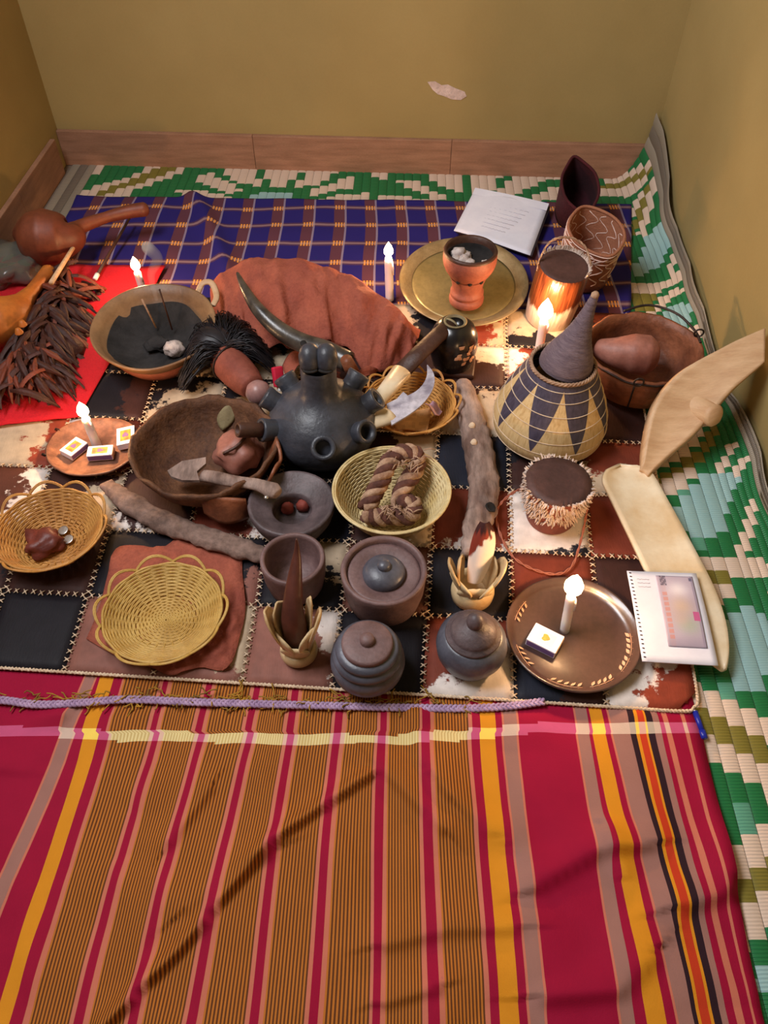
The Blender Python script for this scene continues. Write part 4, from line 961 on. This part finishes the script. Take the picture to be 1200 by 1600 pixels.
def note_(label, pts, z, col, seed):
    q = [P(x, y, z) for x, y in pts]; c = sum(q, Vector()) / 4
    g = grid(10, 8, lambda u, v: quad(q, u, v) + Vector((0, 0, .006 * math.sin(u * 4 + seed) + .003 * math.sin(v * 5))) - c)
    cs_ = [lin([k * (1 - .22 * max(0, n3(i * .7, j * .7, seed))) for k in col]) for j in range(8) for i in range(10)]
    o = obj('folded_banknote', g, m_attr, None, True, cs_, loc=c); solid(o, .0012, 0); return tag(o, label, 'banknote', 'folded banknotes')
note_('tan folded banknote under the hooked blade', [(612, 652), (676, 632), (668, 668), (618, 674)], .05, (206, 160, 112), 1)
note_('pinkish folded banknote under the hooked blade tip', [(664, 634), (676, 625), (691, 640), (680, 650)], .056, (206, 168, 196), 2)
# braided fibre ring
ctr = P(618, 770, .05)
loop = [P(x, y, z) for x, y, z in ((572, 795, .055), (585, 770, .072), (598, 745, .09), (608, 722, .10), (628, 708, .105), (650, 712, .10), (648, 735, .085), (632, 760, .07), (625, 785, .06), (645, 788, .055), (640, 806, .05), (612, 806, .048), (588, 808, .046), (572, 802, .05))]
path = catmull(loop, 8); br = thing('braided_ring', 'plaited brown and cream fibre ring in the pale basket', 'fibre ring', ctr)
for ph, mt, nm in ((0, m_ropeb, 'brown_strand'), (1.57, m_rope, 'cream_strand'), (3.14, m_ropeb, 'brown_strand'), (4.71, m_rope, 'cream_strand')):
    q = []
    for k, p in enumerate(path):
        tg = (path[min(k + 1, len(path) - 1)] - path[max(k - 1, 0)]).normalized(); a = Vector((0, 0, 1)).cross(tg).normalized(); b = tg.cross(a)
        q.append(p - ctr + (a * math.cos(k * .42 + ph) + b * math.sin(k * .42 + ph)) * .0095)
    obj(nm, tube(q, .0078, 7), mt, br)
gs = []; rnd = random.Random(9)
for k in range(60):
    if k % 2: p = P(rnd.uniform(612, 665), rnd.uniform(702, 728), .108)
    else: p = P(rnd.uniform(600, 645), rnd.uniform(785, 806), .066)
    d = Vector((rnd.uniform(-1, 1), rnd.uniform(-1, .3), rnd.uniform(-.3, .5))).normalized() * .012
    gs.append(tube([p - ctr, p + d - ctr, p + d * 1.8 + Vector((0, 0, -.006)) - ctr], [.0016, .0014, .0008], 4))
obj('loose_fibres', merge(gs), m_rope, br, kind='stuff', label='frayed cream fibres')

# ------------------------------------------------------------------ bark cloth bundle and horn
ridge_ = [(328, 452, .05), (345, 428, .09), (398, 404, .13), (470, 407, .14), (530, 424, .135), (590, 458, .12), (630, 492, .09), (652, 532, .05)]
front = [(338, 500, .03), (362, 535, .035), (408, 545, .045), (475, 536, .06), (532, 540, .055), (566, 580, .03), (606, 580, .025), (646, 556, .024)]
rc, fr = catmull([P(*a) for a in ridge_], 8), catmull([P(*a) for a in front], 8); mB = len(rc) - 1
def bark(u, v):
    x = u * mB; i = min(int(x), mB - 1); f = x - i
    r_, q_ = rc[i].lerp(rc[i + 1], f), fr[i].lerp(fr[i + 1], f)
    back = r_ + Vector((.01, .07, 0)); back.z = .02
    if v < .3: k = v / .3; p = back.lerp(r_, math.sin(k * math.pi / 2)); p.z = back.z + (r_.z - back.z) * math.sin(k * math.pi / 2)
    else:
        k = (v - .3) / .7; p = r_.lerp(q_, k); p.z = r_.z + (q_.z - r_.z) * k ** 1.5 + .012 * math.sin(k * math.pi)
        ww = n3(u * 13, k * 1.2, 2) + .5 * n3(u * 27, k * 2, 7); p += Vector((.012 * ww * k, -.018 * n3(u * 9, 3) * k, .022 * ww * (.25 + .75 * k)))
    p += Vector((0, 0, .006 * n3(p.x * 30, p.y * 30, 3) + .003 * n3(p.x * 70, p.y * 70, 2)))
    p.z = max(p.z, .019); return p
o0 = P(500, 520, .018); o = obj('bark_cloth_bundle', grid(120, 40, bark), m_bark, None, origin=o0, loc=o0); solid(o, .002, 0); tag(o, 'reddish brown bark cloth draped in a long hump behind the black pot', 'cloth')
for pts in ([(440, 575), (470, 552), (478, 568), (452, 600)], [(548, 596), (590, 578), (585, 590), (560, 606)]):
    q = [P(x, y, .035) for x, y in pts]
    f_ = obj('torn_flap', grid(8, 6, lambda u, v: quad(q, u, v) + Vector((0, 0, .02 * math.sin(u * 3.1) + .006 * math.sin(v * 6))) - o0), m_bark, o); solid(f_, .0018, 0)
hp = catmull([P(*a) for a in ((371, 427, .150), (383, 452, .158), (402, 482, .15), (432, 512, .13), (468, 534, .112), (508, 548, .10), (545, 566, .092))], 7); h0 = hp[20].copy()
hr = [lerpl([.003, .009, .0135, .017, .0195, .021, .0215], k / (len(hp) - 1)) for k in range(len(hp))]
horn = thing('long_horn', 'long curved dark horn leaning on the bark cloth bundle', 'horn', h0)
obj('horn_body', tube([p - h0 for p in hp], hr, 20), m_horn, horn)
e = hp[-1] - h0; d = (hp[-1] - hp[-3]).normalized(); obj('mouth_hollow', tube([e - d * .002, e + d * .0012], [.017, .0165], 18), m_soot_shade, horn)  # dark cap on the closed horn end paints the shaded opening
obj('blow_hole', lathe([(0, .0005), (.005, .001), (.0065, .0), (.006, -.003)], 12), m_soot_shade, horn, loc=P(474, 536, .134) - h0, rot=(R(25), 0, 0))  # dark spot, coloured like the shade down a small hole
o = obj('wax_plug', tube([P(541, 562, .115) - h0, P(552, 585, .06) - h0], [.012, .015], 10), m_copper, horn)
# small crimson cap beside the pot
p = P(436, 598, .05); cpv = thing('crimson_lighter', 'small crimson lighter with white end beside the black pot', 'lighter', p, (R(-30), R(15), R(35)))
obj('lighter_body', box(.022, .012, .040, (0, 0, .012), .003), m_redp, cpv); obj('lighter_head', box(.010, .009, .010, (0, 0, -.012), .002), m_wax, cpv)

# ------------------------------------------------------------------ fly whisk
w0, w1 = P(352, 562, .06), P(396, 606, .062); wd_ = (w1 - w0); wk = thing('fly_whisk', 'black hair fly whisk with rust leather grip and round wooden pommel', 'fly whisk', P(365, 575, .02)); W_0 = P(365, 575, .02)
obj('leather_grip', tube([p - W_0 for p in catmull([w0 - wd_ * .1, w0 + wd_ * .25, w0 + wd_ * .6, w1], 5)], [lerpl([.030, .036, .036, .033, .024], k / 15) for k in range(16)], 20), m_sleeve, wk)
obj('wire_band', tube([w0 - W_0 + Vector((.037 * math.cos(a) * .72, .037 * math.cos(a) * .72, .037 * math.sin(a))) + wd_ * .12 for a in [2 * math.pi * k / 28 for k in range(28)]], .0022, 5, closed=True), m_iron, wk)
obj('pommel', lathe([(0, -.025), (.012, -.022), (.021, -.013), (.025, 0), (.021, .014), (.012, .0225), (0, .025)], 28), m_ball, wk, loc=P(404, 614, .082) - W_0)
gs = [lathe([(0, -.03), (.04, -.022), (.058, 0), (.05, .022), (.03, .04), (0, .046)], 24, .2, 3, *(P(335, 545, .062) - W_0), squash=.8)]; rnd = random.Random(5)
ends = [(285, 612), (280, 585), (292, 555), (305, 520), (330, 498), (362, 492), (395, 512), (420, 545), (428, 580)]
for k in range(800):
    a = rnd.random() * (len(ends) - 1); i = int(a); f = a - i; ex = ends[i][0] * (1 - f) + ends[i + 1][0] * f + rnd.uniform(-5, 5); ey = ends[i][1] * (1 - f) + ends[i + 1][1] * f + rnd.uniform(-5, 5)
    s = w0 - W_0 + Vector((rnd.uniform(-.02, .02), rnd.uniform(-.01, .015), rnd.uniform(-.01, .03))); e = P(ex, ey, rnd.uniform(.022, .05)) - W_0
    m_ = s.lerp(e, .5) + Vector((rnd.uniform(-.006, .006), rnd.uniform(-.004, .008), rnd.uniform(.025, .042)))
    gs.append(tube(catmull([s, m_, e], 4), [.0011] * 8 + [.0004], 3, False))
obj('hair_tuft', merge(gs), m_hair, wk, kind='stuff', label='tuft of long black hair')

# ------------------------------------------------------------------ feather bundle
fb0 = P(70, 575, .024); fbn = thing('feather_bundle', 'bushy bundle of dark brown feathers on the red cloth', 'feathers', fb0)
def mkf(L, wd, curl): return grid(4, 9, lambda u, v: Vector((L * v, (u - .5) * 2 * wd * math.sin(math.pi * min(.97, .08 + .9 * v)) ** .7 * (1 + .12 * math.sin(v * 40)), curl * (v - v * v * 1.6) + .006 * (1 - abs(u - .5) * 2))))
protos = []
for k in range(6):
    o = obj('feather', mkf(random.uniform(.08, .12), random.uniform(.0055, .0085), random.uniform(.025, .055)), m_feath if k % 3 else m_feath2, fbn); protos.append(o)
rnd = random.Random(12); n_ = 296
for k in range(n_):
    o = protos[k] if k < 6 else copy_part(protos[k % 6], fbn)
    f = rnd.random(); ax0, ax1 = P(118, 468, 0), P(42, 640, 0); c = ax0.lerp(ax1, f ** .9); side = rnd.uniform(-1, 1)
    wdt = .055 + .03 * f; p = c + Vector((side * wdt, rnd.uniform(-.03, .03), 0)); lift = (1 - side * side) * .055
    aim = math.atan2(-1, side * 1.5) if f > .35 else math.atan2(rnd.uniform(-1, .6), side * 1.6)
    aim += rnd.uniform(-.5, .5)
    if rnd.random() < .12: aim += rnd.uniform(-1, 1)
    o.location = p - fb0 - Vector((math.cos(aim), math.sin(aim), 0)) * .045 + Vector((0, 0, .012 + lift + rnd.uniform(0, .02)))
    o.rotation_euler = (rnd.uniform(-.5, .5), rnd.uniform(-.15, .35), aim)
obj('core', lathe([(0, 0), (.06, 0), (.06, .012), (.04, .030), (0, .036)], 20, .3, 2), m_feath, fbn, loc=P(85, 545, .024) - fb0)

# ------------------------------------------------------------------ gourds, sticks, bag at the left
gp = P(72, 372, .085); g1 = thing('gourd_ladle', 'round brown long-necked gourd at the left wall', 'gourd', (gp.x, gp.y, .022))
gpt = catmull([gp + Vector((-.070, -.006, 0)), gp + Vector((-.062, 0, 0)), gp + Vector((-.035, 0, 0)), gp + Vector((.0, .0, 0)), gp + Vector((.036, .004, 0)), gp + Vector((.058, .010, 0)), P(122, 356, .088), P(165, 340, .09), P(200, 331, .092), P(226, 327, .095), P(232, 326, .095)], 6)
grr = [lerpl([.004, .032, .058, .067, .056, .036, .017, .013, .016, .017, .006], k / (len(gpt) - 1)) for k in range(len(gpt))]
obj('gourd_body', tube([p - Vector((gp.x, gp.y, .022)) for p in gpt], grr, 24), m_gourd, g1)
gq = P(14, 494, .075); g2 = thing('gourd_rattle', 'orange gourd rattle with straight neck on the feathers at left edge', 'gourd', (gq.x, gq.y, .024))
gpt = catmull([P(-32, 520, .07), P(-22, 515, .075), P(0, 503, .08), P(20, 490, .082), P(36, 472, .085), P(50, 455, .088), P(64, 438, .09), P(76, 424, .092), P(80, 419, .092)], 6)
obj('gourd_body', tube([p - Vector((gq.x, gq.y, .024)) for p in gpt], [lerpl([.006, .042, .054, .044, .022, .014, .014, .016, .006], k / (len(gpt) - 1)) for k in range(len(gpt))], 22), m_gourdo, g2)
for k, (x, y) in enumerate(((36, 508), (30, 520))): obj('wart', lathe([(0, .012), (.005, .010), (.009, 0)], 10), m_gourdo, g2, loc=P(x, y, .10) - Vector((gq.x, gq.y, .024)))
for a, b, lb, w_ in (((80, 442, .115), (130, 362, .055), 'thin wooden stick beside the orange gourd neck', .0055), ((150, 433, .032), (203, 340, .045), 'thin wooden stick with a white tip on the plaid blanket', .0042)):
    p, q = P(*a), P(*b); st_ = thing('wooden_stick', lb, 'stick', p, group='thin sticks'); obj('shaft', tube([p - p, (q - p) * .5, q - p], [w_, w_ * .9, w_ * .7], 10), m_wood_p if w_ > .005 else m_wood_d, st_)
    if w_ < .005: obj('white_tip', tube([(p - q) * .03, (q - p) * .04], [.0055, .006], 10), m_wax, st_)
bgp = P(18, 418, .04); bg_ = thing('plastic_bag', 'crumpled clear plastic bag with green leaves below the brown gourd', 'bag', bgp)
lump('film', '', '', Vector((0, 0, .004)), (.06, .07, .036), m_film, 4, bg_, amp=.6)
for k in range(6): obj('leaf', leaf(.035, .011), m_green, bg_, loc=(random.uniform(-.03, .03), random.uniform(-.04, .02), random.uniform(-.01, .02)), rot=(random.uniform(-.4, .4), random.uniform(-.4, .4), random.uniform(0, 6)))

# ------------------------------------------------------------------ candles, brass tray, burner
candle_px(609, 468, .016, 607, 402, .0095, 'white candle burning in front of the plaid blanket', .55, .034)
candle_px(842, 548, RT, 850, 500, .0095, 'white candle burning beside the conical basket lid', .7, .05)
bt = P(724, 444, .042); brass = thing('brass_tray', 'round dull brass tray under the clay incense burner', 'tray', (bt.x, bt.y, .040), (R(8), 0, 0))
obj('tray_plate', lathe([(0, 0), (.115, 0), (.122, .002), (.122, .003), (.112, .004), (0, .004)], 72), m_brass, brass)
obj('tray_rim', lathe([(.119, .001), (.136, .010), (.146, .012), (.148, .014), (.146, .0155), (.136, .0135), (.119, .0045)], 72), m_brassr, brass)
bp = P(728, 472, .040); bu = thing('incense_burner', 'red clay pedestal incense burner standing on the brass tray', 'burner', (bp.x, bp.y, .040))
obj('pedestal', lathe([(0, 0), (.034, 0), (.038, .004), (.039, .014), (.036, .019), (.0335, .021), (.037, .024), (.037, .031), (.0335, .034), (.0335, .042), (.036, .056), (.041, .07)], 40), m_clayo, bu)
obj('fire_cup', lathe([(.036, .066), (.044, .075), (.052, .088), (.056, .098), (.058, .108), (.0575, .128), (.055, .132)], 44), m_clayo, bu)
obj('sooty_inside', lathe([(.0550, .1315), (.051, .129), (.049, .11), (.04, .1), (0, .098)], 44), m_soot_shade, bu)
for a in (235, 270, 305): obj('air_hole', lathe([(0, .002), (.0042, .001), (.005, -.002)], 10), m_soot_shade, bu, loc=(.0445 * math.cos(R(a)), .0445 * math.sin(R(a)), .074), rot=(R(105), 0, R(a + 90)))  # dark spots paint the shade of air openings that are not cut
obj('scorched_lip', lathe([(.0565, .120), (.0580, .1285), (.0555, .1335), (.0505, .1315), (.0495, .112)], 44), m_wood_d, bu)
for k, (x, y, s) in enumerate(((717, 396, .017), (724, 408, .015), (735, 412, .012), (758, 411, .009), (712, 407, .013), (728, 399, .012))):
    lump('resin_lump', 'white resin lump in the clay burner, ' + ['largest at the back', 'grey one in the middle', 'nearest the front', 'small one apart at right', 'leftmost one', 'right of the largest'][k], 'resin', P(x, y, .148 if s > .016 else .143), (s, s * .9, s * .8), m_foil, k * 3.3, amp=.4)['group'] = 'resin lumps in the burner'

# ------------------------------------------------------------------ pad of paper at the back
NP = [P(742, 298, .035), P(857, 323, .035), P(829, 395, .035), P(709, 361, .030)]; npc = sum(NP, Vector()) / 4; pad = thing('writing_pad', 'white ruled writing pad lying open on the plaid blanket', 'notepad', npc)
o = obj('top_page', grid(12, 12, lambda u, v: quad(NP, u, v) + Vector((0, 0, .005 * math.sin(u * 3 + v) - .004 * v * v + .004 * (1 - v) ** 3)) - npc), m_paper, pad); solid(o, .001)
o = obj('pad_block', grid(8, 8, lambda u, v: quad(NP, u * .995 + .012, v * .99) + Vector((.003, 0, .005 * math.sin(u * 3 + v) - .004 * v * v - .006)) - npc), m_pad_hole_dark, pad); solid(o, .006)
obj('pad_fold', grid(10, 2, lambda u, v: quad(NP, u, v * .14) + Vector((0, 0, .0085 + .002 * math.sin(u * 3) - .003 * v)) - npc), m_paper, pad)
for k in range(7): obj('pen_line', tube([quad(NP, .30 + .5 * j / 14 * (1 - .06 * k), .26 + .085 * k) + Vector((.0008 * math.sin(j * 2.1 + k), 0, .0065 + .001 * math.sin(j * 3 + k * 2) - .004 * (.26 + .085 * k) ** 2)) - npc for j in range(15)], .0005, 4), m_ink, pad)

# ------------------------------------------------------------------ caps
def cap(name, label, opx, zr, r, hgt, mat, lining, pinch, tilt, ang, sx=.8):
    c = P(opx[0], opx[1], zr); o = thing(name, label, 'cap', (c.x, c.y, zr - hgt), tilt); n = 56
    def ringp(z, k, inset=0):
        out = []
        for j in range(n):
            a = 2 * math.pi * j / n; x, y = math.cos(a), math.sin(a); rr = r * (.86 + .14 * k) - inset
            xx = x * sx * (1 - .10 * k) if True else x; yy = math.copysign(abs(y) ** (1 - .25 * k * pinch), y) * (1 + .22 * k * pinch * abs(y) ** 6)
            xx *= 1 - .28 * k * pinch * abs(y) ** 2
            ca, sa = math.cos(ang), math.sin(ang); out.append(Vector(((xx * ca - yy * sa) * rr, (xx * sa + yy * ca) * rr, z)))
        return out
    def build(rings, flip=False):
        V = [p for q in rings for p in q]; Fc = [(i * n + k, i * n + (k + 1) % n, (i + 1) * n + (k + 1) % n, (i + 1) * n + k) for i in range(len(rings) - 1) for k in range(n)]; return V, Fc
    K = [0, .15, .35, .55, .75, .9, 1]
    outer = [[p * .02 for p in ringp(0, 0)]] + [ringp(hgt * k, k) for k in K]; inner = [ringp(hgt * k, k, .005) for k in reversed(K[1:])] + [[Vector((p.x * .02, p.y * .02, .012)) for p in ringp(0, 0)]]
    obj('crown', build(outer), mat, o); obj('lining', build(inner), lining, o)
    obj('hem', tube([(a + b) / 2 + Vector((0, 0, .001)) for a, b in zip(outer[-1], inner[0])], .0038, 6, closed=True), mat, o)
    return o, ringp
cap('brimless_cap', 'maroon brimless cap standing open in the back right corner', (907, 262), .15, .068, .12, m_mar, m_marin, 1.0, (R(30), R(-4), 0), R(6), .74)
cp2, rp2 = cap('brimless_cap', 'tan brimless cap with white embroidery behind the fur drum', (926, 350), .155, .073, .125, m_tan, m_tan, .55, (R(12), R(2), 0), R(14), .96)
for kk in range(3):
    obj('embroidered_band', tube([p * 1.012 for p in rp2(.122 - kk * .012, 1 - kk * .1)], .0016, 4, closed=True), m_emb, cp2)
for j in range(26):
    ring_ = rp2(.115, .95); a = ring_[(j * 2) % 56] * .975; b = rp2(.085, .7)[(j * 2 + 2) % 56] * .955; c_ = rp2(.115, .95)[(j * 2 + 4) % 56] * .975
    a.z = c_.z = .112; b.z = .088
    obj('lace_stitch', tube(catmull([a, b, c_], 4), .0012, 4), m_emb, cp2)
for j in range(28):
    k0_ = j * 2; pts = []
    for s in range(16):
        k = .95 - s / 16 * .8; rg_ = rp2(.125 * k, k); i_ = (k0_ + 1.9 * math.sin(s * .9 + (j % 3))) % 56; q1, q2 = rg_[int(i_)], rg_[(int(i_) + 1) % 56]; pts.append(q1.lerp(q2, i_ - int(i_)) * (.94 if j % 2 else 1.02))
        pts[-1].z = .125 * k
    obj('embroidered_scroll', tube(pts, .0015, 4), m_emb, cp2)

# ------------------------------------------------------------------ tall fur drum with rope handle
db = P(856, 496, RT); dr = thing('fur_drum', 'tall drum with glossy brown fur, white furry foot and rope handle', 'drum', db, (R(8), R(4), 0))
dp = [(.047, 0), (.052, .006), (.055, .05), (.0555, .10), (.055, .140), (.053, .146)]
t = NT('brown_over_white_fur'); sp_ = t.n('ShaderNodeSeparateXYZ'); cd_ = t.coord(); t.l(cd_, sp_.inputs[0])
nz = t.noise(t.coord((1, 1, .25)), 60, 5, .7)
ed = t.math('ADD', sp_.outputs[2], t.math('ADD', t.math('MULTIPLY', t.math('SUBTRACT', nz, .5), .06), t.math('MULTIPLY', sp_.outputs[0], -.25)))
mr_ = t.n('ShaderNodeMapRange'); mr_.inputs[1].default_value = .058; mr_.inputs[2].default_value = .068; t.l(ed, mr_.inputs[0])
st2 = t.noise(t.coord((1, 1, .08)), 130, 4); t.bump(st2, .8, .003)
m_drumfur = t.done(t.mix(mr_.outputs[0], t.ramp(st2, [(.3, lin((214, 184, 166))), (.7, lin((244, 226, 214)))]), t.ramp(st2, [(.3, lin((74, 32, 18))), (.7, lin((150, 78, 42)))])), .3, 0, .7)
obj('fur_side', lathe([(0, 0)] + dp, 48), m_drumfur, dr)
obj('drum_skin', lathe([(.0535, .144), (.0515, .1465), (.04, .147), (0, .1465)], 48), m_hidet, dr)
gs = []; rnd = random.Random(4)
for k in range(220):
    a = R(rnd.uniform(-40, 140)); p = Vector((.052 * math.cos(a), .052 * math.sin(a), .146)); d = Vector((math.cos(a) * .4 + rnd.uniform(-.3, .3), math.sin(a) * .4 + rnd.uniform(-.3, .3), 1)).normalized() * rnd.uniform(.006, .011); gs.append(tube([p, p + d], [.0022, .0006], 4, False))
obj('white_fur_edge', merge(gs), m_furw, dr, kind='stuff')
hpath = catmull([Vector((-.055, .0, .13)), Vector((-.053, .01, .155)), Vector((-.035, .03, .182)), Vector((0, .035, .19)), Vector((.035, .025, .18)), Vector((.052, .0, .155)), Vector((.055, -.005, .13))], 8); gs = []
for ph in (0, math.pi): gs.append(tube([p + Vector((0, .0016 * math.cos(k * 1.1 + ph), .0016 * math.sin(k * 1.1 + ph))) for k, p in enumerate(hpath)], .0018, 5))
obj('rope_handle', merge(gs), m_rope, dr)

# ------------------------------------------------------------------ black painted gourd
bgc = P(708, 545, .06); kg = thing('black_gourd_pot', 'glossy black gourd pot painted with a cream flower sprig', 'gourd', (bgc.x, bgc.y, RT))
kprof = [(0, 0), (.034, 0), (.040, .006), (.046, .03), (.050, .055), (.048, .08), (.040, .099), (.028, .110), (.020, .113), (.018, .110), (.017, .10), (0, .095)]
obj('gourd_body', lathe(kprof, 44), m_gourdb, kg)
obj('gourd_foot', box(.085, .07, .012, (.006, -.006, .005), .004), m_wood_d, kg, rot=(0, 0, R(-8)))
obj('mouth_rim', lathe([(.017, .110), (.020, .1145), (.024, .113), (.021, .1105)], 28), m_leafg, kg)
kr = lambda z: next(a[0] + (b[0] - a[0]) * (z - a[1]) / (b[1] - a[1]) for a, b in zip(kprof[1:], kprof[2:]) if a[1] <= z <= b[1])
for k in range(16):
    z = .036 + .048 * (k // 2) / 8; az = R(-62 + 22 * math.sin(k * .7) + (10 if k % 2 else -10)); rr = kr(z) + .0008
    o = obj('painted_leaf', leaf(.013, .0042), m_leafp, kg, loc=(rr * math.cos(az), rr * math.sin(az), z)); o.rotation_euler = Matrix((Vector((-math.sin(az), math.cos(az), 0)), Vector((0, 0, 1)), Vector((math.cos(az), math.sin(az), 0)))).transposed().to_euler(); o.rotation_euler.rotate_axis('Z', R(50 if k % 2 else -50))

# ------------------------------------------------------------------ copper-brown bowl with wire handle
cbp = P(1007, 541, .115); cw = thing('wire_handled_bowl', 'deep reddish brown bowl with wire handle holding a gourd', 'bowl', (cbp.x, cbp.y, RT))
shell('bowl_shell', cw, [(0, 0), (.062, 0), (.090, .016), (.104, .045), (.110, .075), (.113, .098)], .006, m_copper, 64, .006, 2)
obj('rim_wire', tube([Vector((.1135 * math.cos(a), .1135 * math.sin(a), .094 + rimjag(a + 2, .005))) for a in [2 * math.pi * k / 64 for k in range(64)]], .0022, 5, closed=True), m_iron, cw)
obj('wire_handle', tube(catmull([Vector((-.02, .112, .102)), Vector((.03, .118, .112)), Vector((.08, .090, .112)), Vector((.108, .045, .104)), Vector((.113, .01, .10))], 8), .0026, 6), m_iron, cw)
for x, y, z in ((.112, .03, .108), (-.035, -.112, .102)):
    obj('wire_ring', tube([Vector((x + .009 * math.cos(a), y, z + .009 * math.sin(a))) for a in [2 * math.pi * k / 18 for k in range(18)]], .0019, 5, closed=True), m_iron, cw)
for a in (250, 300, 20): obj('wire_strap', tube([Vector((r_ * math.cos(R(a)), r_ * math.sin(R(a)), z_)) for r_, z_ in ((.115, .094), (.1125, .075), (.1065, .045), (.092, .016))], .0018, 5), m_iron, cw)
gp = P(988, 553, .085); o = thing('small_gourd', 'pinkish brown gourd lying inside the wire handled bowl', 'gourd', gp, (0, 0, R(-10)))
obj('gourd_body', tube(catmull([Vector((-.075, .01, .0)), Vector((-.068, .008, .0)), Vector((-.035, 0, 0)), Vector((0, 0, 0)), Vector((.03, 0, 0)), Vector((.048, 0, 0)), Vector((.052, 0, 0))], 5), [lerpl([.004, .018, .030, .040, .040, .024, .004], k / 30) for k in range(31)], 20), m_calr, o)

# ------------------------------------------------------------------ pale carved slab leaning on the right wall
U_ = catmull([P(*a) for a in ((998, 738, .028), (1002, 690, .060), (1018, 632, .100), (1060, 582, .135), (1130, 546, .165), (1190, 520, .185))], 8)
L_ = catmull([P(*a) for a in ((1010, 750, .024), (1048, 714, .045), (1084, 682, .070), (1118, 642, .100), (1150, 606, .130), (1190, 572, .155))], 8); mS = len(U_) - 1
def slab(u, v):
    x = v * mS; i = min(int(x), mS - 1); f = x - i; a, b = U_[i].lerp(U_[i + 1], f), L_[i].lerp(L_[i + 1], f)
    p = a.lerp(b, u); p.z -= .010 * math.sin(u * math.pi) * math.sin(min(1, v * 1.2) * math.pi); return p
s0 = P(1060, 660, .08); sb = thing('carved_stool', 'pale carved wooden slab with short peg leaning on the right wall', 'stool', s0)
o = obj('seat_slab', grid(14, 40, lambda u, v: slab(u, v) - s0), m_wood_p, sb); solid(o, .020, 1)
pg = slab(.72, .55); pd = Vector((.35, -.75, .35)).normalized()
obj('peg_foot', lathe([(.034, -.016), (.028, 0), (.0225, .016), (.0195, .034), (.0205, .042), (.015, .046), (0, .047)], 20, .06), m_wood_p, sb, loc=pg - s0, rot=pd.to_track_quat('Z', 'Y').to_euler())
